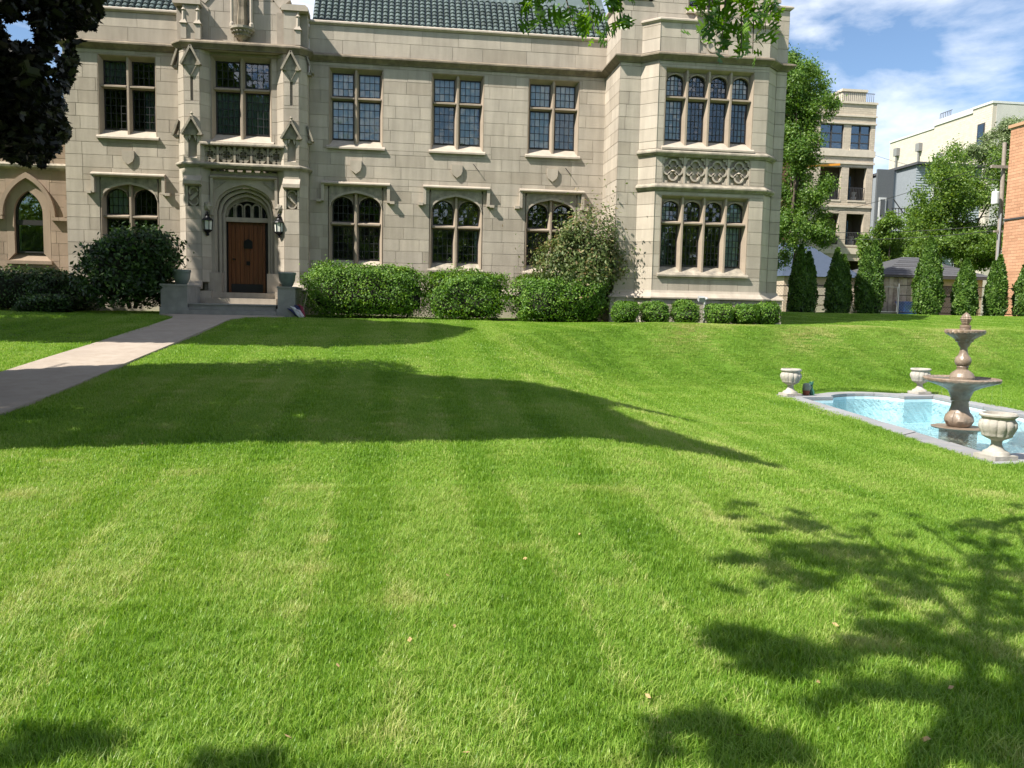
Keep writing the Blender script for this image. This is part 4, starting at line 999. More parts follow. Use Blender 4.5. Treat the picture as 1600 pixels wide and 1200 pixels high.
def coping_stone(inner, outer):
    c = np.mean(np.array(inner + outer), 0); sh = lambda p: tuple(c + (np.array(p)-c)*.988)
    inner, outer = [sh(p) for p in inner], [sh(p) for p in outer]; k = len(inner)
    up = rnd.uniform(-.006, .006); zt, zb = Z_POOL + up, Z_POOL - .06
    I = [pool_pt(*p) for p in inner]; O = [pool_pt(*p) for p in outer]
    V = [(x, y, zt) for x, y in I] + [(x, y, zt) for x, y in O] + [(x, y, zb) for x, y in I] + [(x, y, zb) for x, y in O]
    F = []
    for i in range(k-1):
        F += [(i, i+1, k+i+1, k+i), (2*k+i, 3*k+i, 3*k+i+1, 2*k+i+1), (i, 2*k+i, 2*k+i+1, i+1), (k+i, k+i+1, 3*k+i+1, 3*k+i)]
    F += [(0, k, 3*k, 2*k), (k-1, 3*k-1, 4*k-1, 2*k-1)]
    m = MB(); m.add(V, F); pl(m, 'coping_stone', M['flag'])
def lerp(a, b, f): return (a[0]+(b[0]-a[0])*f, a[1]+(b[1]-a[1])*f)
for i in range(n):
    a, b, oa, ob = IN[i], IN[(i+1) % n], OUT[i], OUT[(i+1) % n]; Ln = math.hypot(b[0]-a[0], b[1]-a[1])
    if i in range(2, 13) or i in range(17, 28):                      # arcs: three segments to a stone
        continue
    k = max(1, round(Ln/.95))
    for j in range(k): coping_stone([lerp(a, b, j/k), lerp(a, b, (j+1)/k)], [lerp(oa, ob, j/k), lerp(oa, ob, (j+1)/k)])
for s in (2, 17):
    e = s + 11
    for j in range(s, e, 3): q = min(j+3, e); coping_stone([IN[k] for k in range(j, q+1)], [OUT[k] for k in range(j, q+1)])
def water_mat():
    m, t, out = new_mat('rippled pool water'); l = t.links.new
    geo = N(t, 'ShaderNodeNewGeometry'); tr = N(t, 'ShaderNodeBsdfTransparent'); tr.inputs[0].default_value = (.80, .95, .97, 1)
    gl = N(t, 'ShaderNodeBsdfGlossy', Roughness=.03); fr = N(t, 'ShaderNodeFresnel', IOR=1.33)
    n1 = N(t, 'ShaderNodeTexNoise', Scale=5.0, Detail=3.0, Distortion=.8); l(geo.outputs['Position'], n1.inputs['Vector'])
    n2 = N(t, 'ShaderNodeTexNoise', Scale=17.0, Detail=2.0, Distortion=.5); l(geo.outputs['Position'], n2.inputs['Vector'])
    ad = N(t, 'ShaderNodeMath', operation='MULTIPLY_ADD'); l(n2.outputs[0], ad.inputs[0]); ad.inputs[1].default_value = .45; l(n1.outputs[0], ad.inputs[2])
    b = N(t, 'ShaderNodeBump', Strength=1.0, Distance=.075); l(ad.outputs[0], b.inputs['Height']); l(b.outputs[0], gl.inputs['Normal']); l(b.outputs[0], fr.inputs['Normal'])
    fm = N(t, 'ShaderNodeMath', operation='MULTIPLY'); l(fr.outputs[0], fm.inputs[0]); fm.inputs[1].default_value = 1.0
    mx = N(t, 'ShaderNodeMixShader'); l(fm.outputs[0], mx.inputs[0]); l(tr.outputs[0], mx.inputs[1]); l(gl.outputs[0], mx.inputs[2]); l(mx.outputs[0], out.inputs[0]); return m
M['water'] = water_mat()
mb = MB(); mb.add([(x, y, Z_POOL-.13) for x, y in P3], [tuple(range(n))]); w = mb.build('water', M['water']); w['kind'] = 'structure'

# ------------------------------------------------------------------ fountain
M['fount'] = rough_mat('wet brown cast stone', (0.29, 0.205, 0.143), (0.175, 0.125, 0.09), 5.0, 0.38, bump=.35, bscale=30, spec=.5, dirt=(.33, .28, .23), dirt_amt=.5, streak=.35)
fc = at(1497, 672, 13.15); fx, fy = fc.x, fc.y; WZ = Z_POOL-.13
ft = empty('tiered_fountain', (fx, fy, WZ), 'two tier brown cast stone fountain with pineapple finial standing in the pool', 'fountain')
def lobes(n, a): return lambda th, z: 1 + a*math.cos(n*th)
mb = MB(); mb.lathe([(.30, -.66), (.30, -.02), (.42, -.02), (.44, .005), (.0, .01)], 32); mb.build('plinth', M['fount'], ft)
mb = MB(); mb.lathe([(.16, .0), (.20, .05), (.235, .12), (.22, .20), (.18, .255), (.165, .27), (.145, .36), (.132, .44), (.14, .47)], 48, mod=lambda a, z: 1 + (.10*abs(math.cos(3*a)) - .04)*max(0, 1 - abs(z-.12)/.15)); mb.build('pedestal', M['fount'], ft, True)
mb = MB(); mb.lathe([(.14, .46), (.155, .475), (.15, .50), (.17, .56), (.185, .60), (.20, .64), (.30, .70), (.45, .755), (.585, .80), (.60, .815), (.605, .85), (.585, .868), (.56, .87), (.53, .845), (.3, .815), (.12, .80)], 72, mod=lambda a, z: 1 + (.03*math.cos(36*a + z*90) if z > .8 else (.02*math.cos(16*a) if z > .68 else 0))); mb.build('lower_bowl', M['fount'], ft, True)
mb = MB(); mb.lathe([(.0, .842), (.53, .842)], 32, cap=False); mb.build('bowl_water', M['water'], ft)
mb = MB(); mb.lathe([(.20, .82), (.20, .885), (.19, .895), (.185, .93), (.15, .965), (.09, 1.01), (.088, 1.03), (.098, 1.055), (.09, 1.075), (.118, 1.10), (.135, 1.155), (.12, 1.215), (.085, 1.255), (.07, 1.29), (.058, 1.36), (.06, 1.40)], 40); mb.build('baluster', M['fount'], ft, True)
mb = MB(); mb.lathe([(.06, 1.39), (.09, 1.43), (.105, 1.48), (.14, 1.50), (.15, 1.535), (.21, 1.575), (.285, 1.62), (.30, 1.63), (.315, 1.655), (.312, 1.69), (.295, 1.70), (.27, 1.675), (.08, 1.66)], 64, mod=lambda a, z: 1 + (.04*math.cos(22*a + z*60) if z > 1.6 else (.03*math.cos(12*a) if 1.45 < z else 0))); mb.build('upper_bowl', M['fount'], ft, True)
mb = MB(); mb.lathe([(.06, 1.65), (.09, 1.70), (.085, 1.73), (.09, 1.735), (.09, 1.765), (.075, 1.775), (.08, 1.79)], 28); mb.build('collar', M['fount'], ft, True)
mb = MB(); mb.lathe([(.05+.036*math.sin(PI*min(1,t*1.25)/1.0*.5)**.8 if t < .35 else .086*math.cos((t-.35)/.65*PI/2)**.75, 1.79+.21*t) for t in [i/22 for i in range(23)]], 48, mod=lambda a, z: 1 + .12*math.cos(5*a + z*85)*math.cos(5*a - z*85)); mb.build('pineapple_finial', M['fount'], ft, True)
M['drops'] = glass_mat('falling water', (.97, .98, .98), .06, .1)
mb = MB()
for (a, r0, z0_, z1_) in ((.2, .315, 1.62, 1.49), (.35, .32, 1.60, 1.52), (.05, .61, .80, .05), (5.4, .612, .78, .25), (3.6, .61, .8, .35)):
    mb.tube([(r0*math.cos(a), r0*math.sin(a), z0_), ((r0+.02)*math.cos(a), (r0+.02)*math.sin(a), (z0_+z1_)/2), ((r0+.035)*math.cos(a), (r0+.035)*math.sin(a), z1_)], [.004, .003, .002], 5)
mb.build('water_trickle', M['drops'], ft)

# ------------------------------------------------------------------ urns round the pool
M['urn'] = rough_mat('white cast stone', (0.50, 0.47, 0.43), (0.37, 0.345, 0.31), 6.0, 0.85, bump=.3, bscale=40, dirt=(.26, .24, .195), dirt_amt=.75, streak=.25)
def urn(x, y, rz, lab):
    u = empty('garden_urn', (x, y, Z_POOL+.004), lab, 'urn', 'white urns on the pool corners', rz)
    mb = MB(); mb.box(-.175, .175, -.175, .175, 0, .055); mb.build('plinth', M['urn'], u)
    mb = MB(); mb.lathe([(.165, .055), (.15, .09), (.10, .115), (.075, .15), (.062, .19), (.066, .23), (.085, .245)], 28); mb.build('foot', M['urn'], u, True)
    g = lambda a, z: 1 + (.095*(abs(math.cos(6*a))**.6) - .05 if .27 < z < .50 else 0)
    mb = MB(); mb.lathe([(.08, .24), (.13, .265), (.165, .29), (.172, .30), (.172, .312), (.19, .35), (.215, .41), (.212, .46), (.19, .495), (.185, .51)], 96, mod=g); mb.build('gadrooned_bowl', M['urn'], u, True)
    mb = MB(); mb.lathe([(.185, .505), (.19, .525), (.218, .545), (.222, .565), (.205, .585), (.18, .582), (.17, .54), (.16, .45), (.0, .42)], 40, cap=False); mb.build('rim', M['urn'], u, True)
    return u
for (px, py, lab) in ((1237.5, 619, 'white urn on the far pool corner beside the small green statue'), (1440.5, 616, 'white urn partly hidden behind the fountain bowl'), (1564, 719, 'largest looking white urn on the pool corner nearest the viewer')):
    d = ray(px, py); k = (Z_POOL - EYE)/d.z; urn(d.x*k, d.y*k + .1, .12, lab)
# little green and red garden statue beside the far urn
q = at(1263, 609, 17.0); g0 = gz1(q.x, q.y)
gs = empty('garden_statue', (q.x, q.y, g0 - .02), 'small green garden figurine on a terracotta pot behind the corner urn', 'statue')
mb = MB(); mb.lathe([(.07, 0), (.075, .02), (.095, .14), (.10, .145), (.10, .165), (.085, .16)], 16, (-.06, 0, 0)); mb.build('terracotta_pot', simple_mat('terracotta', (.22, .07, .045), .8), gs, True)
mb = MB(); mb.lathe([(.05, .13), (.10, .18), (.11, .26), (.09, .33), (.05, .36)], 14, (-.05, 0, 0), lambda a, z: 1 + .12*math.sin(5*a+z*40)); mb.build('pale_shell', simple_mat('pale green stone', (.24, .28, .23), .8), gs, True)
mb = MB(); mb.tube([(.10, 0, 0), (.09, .0, .12), (.07, 0, .22), (.07, -.01, .30)], [.035, .06, .055, .04], 10); mb.lathe([(0, -.05), (.05, -.03), (.06, 0), (.05, .04), (0, .06)], 10, (.06, -.02, .34)); mb.tube([(.05, -.02, .33), (.0, -.05, .33)], [.03, .015], 8); mb.tube([(.1, -.02, .2), (.13, -.06, .12), (.12, -.08, .02)], [.03, .022, .02], 8); mb.tube([(.02, -.04, .36), (.01, -.05, .40)], [.014, .018], 6); mb.tube([(.09, -.04, .37), (.1, -.05, .41)], [.014, .018], 6)
mb.build('green_figure', simple_mat('verdigris bronze', (.03, .12, .085), .6), gs, True)
gs.scale = (.82, .82, .82)
# floodlight and meter pipe at the foot of the bay
q = at(1097, 500, 23.25)
fl2 = empty('garden_floodlight', (q.x, q.y, gz1(q.x, q.y)), 'grey floodlight and conduit behind the low round bushes below the bay', 'floodlight')
mb = MB(); mb.tube([(.06, .0, 0), (.06, 0, .64)], .03, 8); rel0 = mb.build('post', simple_mat('grey conduit', (.42, .42, .42), .6), fl2)
mb = MB(); mb.obox((-.02, .05, .74), (.10, .0, 0), (0, .07, .03), (0, -.02, .06)); mb.build('lamp_head', simple_mat('grey housing', (.33, .34, .34), .5), fl2)
mb = MB(); mb.tube([(-.12, 0, .68), (-.12, -.02, .78), (.06, -.02, .78)], .012, 6); mb.lathe([(.04, 0), (.05, .03), (.03, .07)], 8, (.1, -.02, .72)); mb.build('bracket', simple_mat('pale metal', (.5, .5, .5), .5), fl2)
# ------------------------------------------------------------------ foliage
def template(kind):
    """leaf outline in its own plane: base at origin, tip along +y, unit length; returns (verts, faces)"""
    if kind == 'leaf': return np.array([(0,0,0), (.26,.42,.06), (0,1,-.05), (-.26,.42,.06)]), [(0,1,2),(0,2,3)]
    if kind == 'narrow': return np.array([(0,0,0), (.16,.4,.05), (0,1,-.08), (-.16,.4,.05)]), [(0,1,2),(0,2,3)]
    if kind == 'spray': return np.array([(-.14,0,0), (.14,0,0), (.30,.55,.05), (.0,1,.1), (-.30,.6,-.05)]), [(0,1,2),(0,2,4),(4,2,3)]
    if kind == 'clump': return np.array([(0,0,0), (.35,.2,.1), (.45,.65,-.05), (.05,1,.08), (-.40,.75,-.08), (-.38,.25,.06)]), [(0,1,2),(0,2,3),(0,3,4),(0,4,5)]
    if kind == 'maple':
        P = [(0,0), (.12,.10), (.42,.02), (.36,.20), (.58,.42), (.36,.44), (.34,.56), (.17,.50), (.20,.78), (.08,.74), (0,1.0)]
    else:   # pin oak: deep rounded bays, bristle pointed lobes
        P = [(0,0), (.03,.16), (.26,.10), (.36,.20), (.12,.27), (.07,.34), (.40,.38), (.56,.50), (.36,.50), (.12,.52), (.10,.60), (.30,.72), (.30,.82), (.12,.76), (.06,.82), (0,1.0)]
    Lp = [(-x, y) for x, y in P[-2:0:-1]]
    Q = [(x, y, -.12*abs(x)) for x, y in P + Lp]; n = len(P); F = []
    m = len(Q)
    for i in range(n-1):
        a, b = i, i+1; c, d = (m - i) % m, m - (i+1)
        if i == 0: F += [(0, 1, m-1)]
        elif b == n-1: F += [(a, n-1, c)]
        else: F += [(a, b, d, c)]
    F3 = []
    for f in F: F3 += [f] if len(f) == 3 else [(f[0], f[1], f[2]), (f[0], f[2], f[3])]
    return np.array(Q), F3

def leaves(name, P, size, kind, mat, parent=None, out=None, seed=1, droop=0.0, up=0.0, var=.35, flat=0.0):
    """one leaf per point; out = preferred normal per point"""
    r = np.random.RandomState(seed); T, F = template(kind); n = len(P); P = np.asarray(P)
    nrm = r.normal(size=(n, 3)); nrm /= np.linalg.norm(nrm, axis=1)[:, None]
    if out is not None: nrm = nrm*.75 + out*.9
    nrm[:, 2] += flat
    nrm /= np.linalg.norm(nrm, axis=1)[:, None] + 1e-9
    t = r.normal(size=(n, 3)); t[:, 2] += up - droop
    t -= nrm*(t*nrm).sum(1)[:, None]; t /= np.linalg.norm(t, axis=1)[:, None] + 1e-9
    b = np.cross(t, nrm); s = size*r.uniform(1-var, 1+var, n)
    V = P[:, None, :] + s[:, None, None]*(T[None, :, 0:1]*b[:, None, :] + T[None, :, 1:2]*t[:, None, :] + T[None, :, 2:3]*nrm[:, None, :])
    F = np.array(F); FF = (F[None] + (np.arange(n)*len(T))[:, None, None]).reshape(-1, 3)
    me = np_mesh(name, V.reshape(-1, 3), FF); return link(name, me, mat, parent)

def unit(n, r):
    v = r.normal(size=(n, 3)); return v/np.linalg.norm(v, axis=1)[:, None]

def lump(v, seed, k=3.0, amp=.16):
    """smooth bumpy radius factor over directions"""
    r = np.random.RandomState(seed); f = np.ones(len(v))
    for i in range(7):
        a = r.normal(size=3); a /= np.linalg.norm(a); f += amp*np.sin(k*(1+i*.35)*(v@a) + r.uniform(0, 6))/ (1+i*.3)
    return f

def blob_core(name, c, R, mat, parent, seed, f=.8, box=0.0, n=(12, 20), amp=.16):
    """solid lumpy core inside the leaves, near-black for the shade between them"""
    V = []; 
    for i in range(n[0]+1):
        for j in range(n[1]):
            a, b = PI*i/n[0], 2*PI*j/n[1]; V.append((math.sin(a)*math.cos(b), math.sin(a)*math.sin(b), math.cos(a)))
    V = np.array(V); D = V.copy(); g = lump(D, seed, amp=amp)
    if box: pw = 2 + 7*box; V = V/((np.abs(V)**pw).sum(1)**(1/pw))[:, None]
    V = np.array(c) + V*np.array(R)*f*g[:, None]
    F = np.array([(i*n[1]+j, (i+1)*n[1]+j, (i+1)*n[1]+(j+1) % n[1], i*n[1]+(j+1) % n[1]) for i in range(n[0]) for j in range(n[1])])
    return link(name, np_mesh(name, V, F), mat, parent, True)

M['twig'] = simple_mat('near black shrub core', (0.020, 0.022, 0.012), .95)  # colour of the solid cores, dark for the shade inside foliage
M['bark'] = rough_mat('grey brown bark', (0.14, 0.11, 0.085), (0.07, 0.055, 0.045), 14.0, .95, bump=.8, bscale=25)
M['boxwood'] = leaf_mat('clipped privet leaves', (0.034, 0.092, 0.008), (0.105, 0.22, 0.020), .25, .55, (0.20, 0.32, 0.045))
M['dark_shrub'] = leaf_mat('dark glossy shrub leaves', (0.016, 0.036, 0.012), (0.036, 0.08, 0.018), .15, .42, (0.13, 0.21, 0.06))
M['mixed_shrub'] = leaf_mat('olive and bronze shrub leaves', (0.055, 0.09, 0.026), (0.135, 0.18, 0.055), .3, .5, (0.28, 0.21, 0.11))
M['arbor'] = leaf_mat('arborvitae sprays', (0.030, 0.075, 0.010), (0.075, 0.15, 0.018), .15, .55, (0.13, 0.22, 0.035))
M['tree_leaf'] = leaf_mat('bright tree leaves', (0.05, 0.115, 0.018), (0.115, 0.21, 0.035), .35, .45, (0.20, 0.30, 0.07))
M['tree_leaf2'] = leaf_mat('mid green tree leaves', (0.055, 0.115, 0.020), (0.135, 0.225, 0.035), .40, .45, (0.22, 0.31, 0.07))
M['pale_leaf'] = leaf_mat('pale flowering leaves', (0.09, 0.14, 0.05), (0.20, 0.26, 0.11), .3, .5, (0.45, 0.48, 0.33))
M['oak_leaf'] = leaf_mat('pin oak leaves', (0.045, 0.115, 0.014), (0.095, 0.20, 0.024), .42, .35, (0.16, 0.28, 0.05))
M['purple_leaf'] = leaf_mat('dark purple maple leaves', (0.007, 0.008, 0.007), (0.016, 0.016, 0.013), .10, .5, (0.034, 0.036, 0.022))

def shrub(name, c, R, label, cat, mat, n, size, box=0.0, seed=1, kind='leaf', group=None, core=.86, amp=.13, loose=.0, stems=0, spread=.10, cut=None):
    """c: centre at ground; R: half sizes (x, y, height/2)"""
    r = np.random.RandomState(seed); root = empty(name, c, label, cat, group)
    if box:                                                        # even cover over a rounded block
        Rr = np.array(R); ar = np.array((Rr[1]*Rr[2], Rr[0]*Rr[2], Rr[0]*Rr[1])); ax = r.choice(3, n, p=ar/ar.sum())
        q = r.uniform(-1, 1, (n, 3)); q[np.arange(n), ax] = np.where(r.uniform(size=n) < .5, -1, 1)
        pw = 2 + 7*box; q = q/((np.abs(q)**pw).sum(1)**(1/pw))[:, None]; d = np.sign(q)*np.abs(q)**(pw-1)/Rr; d /= np.linalg.norm(d, axis=1)[:, None]
        dd = q/np.linalg.norm(q, axis=1)[:, None]; g = lump(dd, seed, amp=amp)*lump(dd, seed+1, 10.0, .045); rad = 1 + r.normal(-.01, spread*.55, n) + .06*r.exponential(1, n)*(r.uniform(size=n) < .10)
    else:
        d = unit(n, r); g = lump(d, seed, amp=amp); q = d; rad = 1 - np.abs(r.normal(0, spread, n)) + loose*r.exponential(1, n)*(r.uniform(size=n) < .25)
    P = q*np.array(R)*(g*rad)[:, None] + np.array((0, 0, R[2]))
    k = (P[:, 2] > -.02) & ((r.uniform(size=n) < .42 + .58*P[:, 2]/(2*R[2])) | (not box))  # blocks get fewer leaves low down, so the dark core shows as shade
    leaves('foliage', P[k], size, kind, mat, root, out=d[k], seed=seed, up=.4)
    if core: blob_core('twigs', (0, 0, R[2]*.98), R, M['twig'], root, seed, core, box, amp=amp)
    if stems:
        mb = MB()
        for i in range(stems):
            a = r.uniform(0, 2*PI); e = np.array((R[0]*.6*math.cos(a), R[1]*.6*math.sin(a), R[2]*r.uniform(1.0, 1.6)))
            mb.tube([(e[0]*.12, e[1]*.12, -.05), tuple(e*.45), tuple(e)], [.035, .025, .008], 6)
        mb.build('stems', M['bark'], root)
    return root

# clipped hedge blocks under the windows
zh = lambda x, y: gz1(x, y)
shrub('clipped_hedge', (-1.05, 24.35, zh(-1, 24.3)), (1.62, .76, .74), 'longest clipped hedge block nearest the entrance steps', 'hedge', M['boxwood'], 32000, .066, .13, 21, group='clipped hedge blocks under the windows', amp=.06, spread=.09)
shrub('clipped_hedge', (1.82, 24.3, zh(2, 24.3)), (1.11, .74, .66), 'middle clipped hedge block, the shortest of the three', 'hedge', M['boxwood'], 23000, .066, .10, 22, group='clipped hedge blocks under the windows', amp=.075, spread=.09)
shrub('clipped_hedge', (4.55, 24.15, zh(4.5, 24.2)), (1.43, .74, .66), 'clipped hedge block in front of the olive shrub by the bay', 'hedge', M['boxwood'], 28000, .066, .12, 23, group='clipped hedge blocks under the windows', amp=.075, spread=.09)
shrub('loose_shrub', (5.30, 24.35, zh(5.3, 24.4)), (1.36, .80, 1.50), 'loose olive and bronze shrub rising behind the hedge beside the bay', 'shrub', M['mixed_shrub'], 21000, .105, 0, 24, 'leaf', core=.42, amp=.20, loose=.16, stems=16, spread=.34)
for i, (x, w, h) in enumerate(((6.26, .42, .64), (7.14, .50, .60), (8.02, .46, .66), (9.04, .50, .62), (9.82, .43, .64), (10.50, .45, .68))):
    shrub('round_bush', (x, 22.95 + .05*(i % 2), zh(x, 22.9) - .02), (w*.84, .42, h/2), ['small round bush next to the hedge, leftmost below the bay', 'round bush second from the hedge below the bay', 'round bush just left of the grey floodlight post', 'round bush just right of the grey floodlight post', 'round bush second from the house corner', 'round bush at the house corner, nearest the dark arborvitae'][i],
          'bush', M['boxwood'], 6500, .052, .04, 30 + i, group='round bushes below the bay', amp=.07, spread=.07)
# big dark shrub left of the steps, on a few bare stems
shrub('dark_shrub', (-7.48, 24.2, zh(-7.5, 24.2) + .18), (1.24, .74, .98), 'big dark glossy shrub on bare stems in front of the left lower window', 'shrub', M['dark_shrub'], 12500, .125, .05, 41, core=.72, amp=.14, loose=.08, stems=9, spread=.16)
for (x, y, rx, h, lab, sd) in ((-11.2, 25.4, 1.7, 1.15, 'long dark bushes below the pointed chapel windows', 42), (-9.6, 25.0, .8, .95, 'dark bush at the corner where chapel and mansion meet', 43), (-9.62, 24.1, .62, .42, 'low dark mound shrub on the shaded lawn', 44)):
    shrub('dark_bush', (x, y, zh(x, y)), (rx, .6, h/2), lab, 'bush', M['dark_shrub'], 6000, .09, .25, sd, amp=.1, core=.85)

# arborvitae row on the fence line
def arborvitae(px, pt, pb, w, Y, two, lab, seed):
    b = at(px, pb, Y); t = at(px, pt, Y); h = t.z - b.z + .1; x0 = b.x; z0 = gz1(b.x, Y) - .05; h = t.z - z0
    root = empty('arborvitae', (x0, Y, z0), lab, 'evergreen', 'arborvitae along the chain link fence')
    r = np.random.RandomState(seed); R = w/F_PX*Y*.465; P = []; O = []; core = MB()
    tops = [(0, 1.0, R, 0)] if not two else [(-two*R*.30, 1.0, R*.74, 0), (two*R*.42, .90, R*.66, 0)]
    for (ox, fh, rr, _) in tops:
        n = int(12000/len(tops)); u = r.uniform(0, 1, n)**.75; a = r.uniform(0, 2*PI, n)
        prof = np.interp(u, [0, .08, .25, .5, .75, .92, 1], [.78, .92, 1.0, .88, .58, .24, .03])
        v = np.stack([np.cos(a), np.sin(a), u*3], 1); g = 1 + .10*np.sin(a*5 + u*21 + seed) + .08*np.sin(a*3 - u*13) + r.normal(0, .05, n)
        q = rr*prof*g; P.append(np.stack([ox + q*np.cos(a), q*np.sin(a), u*h*fh], 1)); O.append(np.stack([np.cos(a), np.sin(a), .35 + 0*a], 1))
        core.lathe([(rr*.80*float(np.interp(uu, [0, .08, .25, .5, .75, .92, 1], [.78, .92, 1.0, .88, .58, .24, .02])), uu*h*fh*.97) for uu in (0, .08, .25, .4, .5, .65, .75, .85, .95, 1)], 14, (ox, 0, 0))
    leaves('foliage', np.concatenate(P), .095, 'spray', M['arbor'], root, out=np.concatenate(O), seed=seed, up=1.8)
    core.build('dark_core', M['twig'], root)  # solid core, near-black for the shade between sprays
AL = ['dark arborvitae beside the house corner, leftmost of the row', 'dark arborvitae second from the house', 'arborvitae half in shade beside the fence gate', 'tallest sunlit arborvitae in front of the garage, beyond the blue bin', 'narrow sunlit arborvitae directly behind the fountain finial', 'sunlit arborvitae in front of the utility pole', 'arborvitae cut by the edge of the view at the orange brick wall']
for i, (px, pt, pb, w, two) in enumerate(((1252, 384, 490, 47, .9), (1308, 389, 490, 45, .8), (1356, 377, 491, 49, -.8), (1447, 371, 494, 47, 0), (1505, 406, 497, 39, 0), (1553, 400, 498, 40, -.7), (1604, 400, 500, 46, 0))):
    arborvitae(px, pt, pb, w, 32 - (i == 2)*.3 + .15*(i % 2), two, AL[i], 60 + i)

# ------------------------------------------------------------------ trees
def limb_tree(root, base, top, spread_pts, r0, seed, name='trunk'):
    r = np.random.RandomState(seed); mb = MB(); base, top = Vector(base), Vector(top)
    k = 6; pts = [base.lerp(top, i/k) + Vector(r.normal(0, .05*(top-base).length*.25, 3))*(i > 0) for i in range(k+1)]
    mb.tube(pts, [r0*(1.25 if i == 0 else 1)*(1 - .75*i/k) for i in range(k+1)], 10); tr = mb.build(name, M['bark'], root, True)
    lb = MB()
    for p in spread_pts:
        p = Vector(p); f = min(.95, max(.35, r.uniform(.35, .9))); s = base.lerp(top, f); m = s.lerp(p, .5) + Vector((0, 0, .12*(p-s).length))
        rr = r0*(1-.75*f)*.55; lb.tube([s, s.lerp(m, .6), m, m.lerp(p, .6), p], [rr, rr*.8, rr*.55, rr*.35, .012], 6, False)
    lb.build('limbs', M['bark'], root); return tr

def tree(name, base, h, clumps, n, size, label, mat, seed, r0=.13, kind='leaf', group=None, fill=.42):
    """clumps: (x, y, z, rx, rz) leaf masses relative to the base"""
    r = np.random.RandomState(seed); root = empty(name, base, label, 'tree', group); P = []; O = []
    vol = np.array([c[3]**2*c[4] for c in clumps])**.67; vol /= vol.sum()
    for c, f in zip(clumps, vol):
        k = int(n*f); sub = r.randint(9, 15); cs = unit(sub, r)*r.uniform(.45, .95, (sub, 1)); j = r.randint(0, sub, k)
        q = cs[j] + r.normal(0, .20, (k, 3)); q = q*np.array((c[3], c[3], c[4])); P.append(q + np.array(c[:3])); O.append(q/(np.linalg.norm(q, axis=1)[:, None]+1e-6))
    leaves('crown', np.concatenate(P), size, kind, mat, root, out=np.concatenate(O)*.6, seed=seed, droop=.3)
    limb_tree(root, (0, 0, -.1), (clumps[0][0]*.3, clumps[0][1]*.3, h*.8), [c[:3] for c in clumps], r0, seed)
    return root

def px_tree(name, Y, bx, by, blobs, n, size, label, mat, seed, depth=1.0, **kw):
    """clumps given by where they stand out in the photograph: (px, py, rx_px, ry_px)"""
    b = at(bx, by, Y); z = gz1(b.x, Y) if Y < 34 else 1.4; cl = []; r = np.random.RandomState(seed); s = Y/F_PX*1.02
    for (px, py, rx, ry) in blobs:
        c = at(px, py, Y); cl.append((c.x - b.x, r.uniform(-.8, .8)*depth, c.z - z, rx*s, ry*s))
    return tree(name, (b.x, Y, z), max(c[2] for c in cl), cl, n, size, label, mat, seed, **kw)

px_tree('linden_tree', 36.5, 1232, 470, [(1244, 240, 30, 40), (1250, 190, 26, 36), (1252, 150, 30, 40), (1236, 60+80, 34, 42), (1238, 110, 36, 42), (1282, 128, 32, 32), (1230, 210, 24, 44), (1252, 215, 26, 30), (1240, 280, 34, 36), (1228, 360, 26, 40), (1256, 345, 32, 30), (1240, 175, 34, 40), (1268, 168, 26, 30), (1238, 245, 32, 42), (1262, 300, 28, 34), (1240, 330, 34, 40), (1272, 365, 26, 22), (1236, 85, 24, 26), (1226, 400, 18, 22)], 64000, .12,
        'tall bright green tree squeezed between the mansion corner and the tan building', M['tree_leaf'], 71, depth=1.2, r0=.10)
px_tree('maple_tree', 50, 1498, 470, [(1450, 290, 44, 38), (1500, 265, 40, 40), (1440, 330, 42, 30), (1500, 320, 50, 40), (1550, 300, 34, 60), (1478, 360, 60, 36), (1530, 370, 46, 40), (1420, 370, 34, 34), (1545, 345, 30, 40)], 40000, .17,
        'large mid green tree in front of the cream brick building', M['tree_leaf2'], 72, depth=2.5, r0=.25)
px_tree('flowering_tree', 56, 1572, 470, [(1556, 232, 26, 26), (1580, 208, 30, 20), (1520, 240, 18, 14), (1592, 235, 22, 40), (1562, 262, 24, 24)], 22000, .16,
        'pale blossoming tree top beside the orange brick wall', M['pale_leaf'], 73, depth=2)
px_tree('young_tree', 47, 1385, 470, [(1382, 362, 22, 20), (1392, 395, 30, 26), (1368, 392, 20, 24), (1420, 400, 30, 22), (1384, 345, 10, 12)], 22000, .16,
        'low bushy tree behind the fence gate, left of the garage', M['tree_leaf2'], 74, depth=1.5)
px_tree('young_tree', 46, 1500, 470, [(1450, 395, 40, 24), (1500, 385, 40, 22), (1540, 400, 30, 26), (1566, 392, 16, 26)], 24000, .16,
        'low leafy tree rising over the garage roof ridge', M['tree_leaf2'], 75, depth=1.0)

# --- trees near the viewer, mostly outside the view, that throw the shade on lawn and walk
def ground_hit(px, py):
    d = ray(px, py); Y = .8
    while Y < 80 and EYE + d.z/d.y*Y > gz1(d.x/d.y*Y, Y): Y += .03
    return np.array((d.x/d.y*Y, Y))
def project(P):
    q = (np.asarray(P) - np.array((0, 0, EYE))) @ np.array(CAM_R); w = -q[:, 2]
    return 800 + F_PX*q[:, 0]/w, 600 - F_PX*q[:, 1]/w, w
def inside(poly, x, y):
    poly = np.array(poly); c = np.zeros(len(x), bool); j = len(poly)-1
    for i in range(len(poly)):
        xi, yi = poly[i]; xj, yj = poly[j]
        c ^= ((yi > y) != (yj > y)) & (x < (xj-xi)*(y-yi)/(yj-yi+1e-12) + xi); j = i
    return c
ST = np.array((SUN_TO.x, SUN_TO.y))/SUN_TO.z
def shade(P): return P[:, :2] - ST*(P[:, 2:3] - .35)           # where a leaf's shadow falls on the lawn

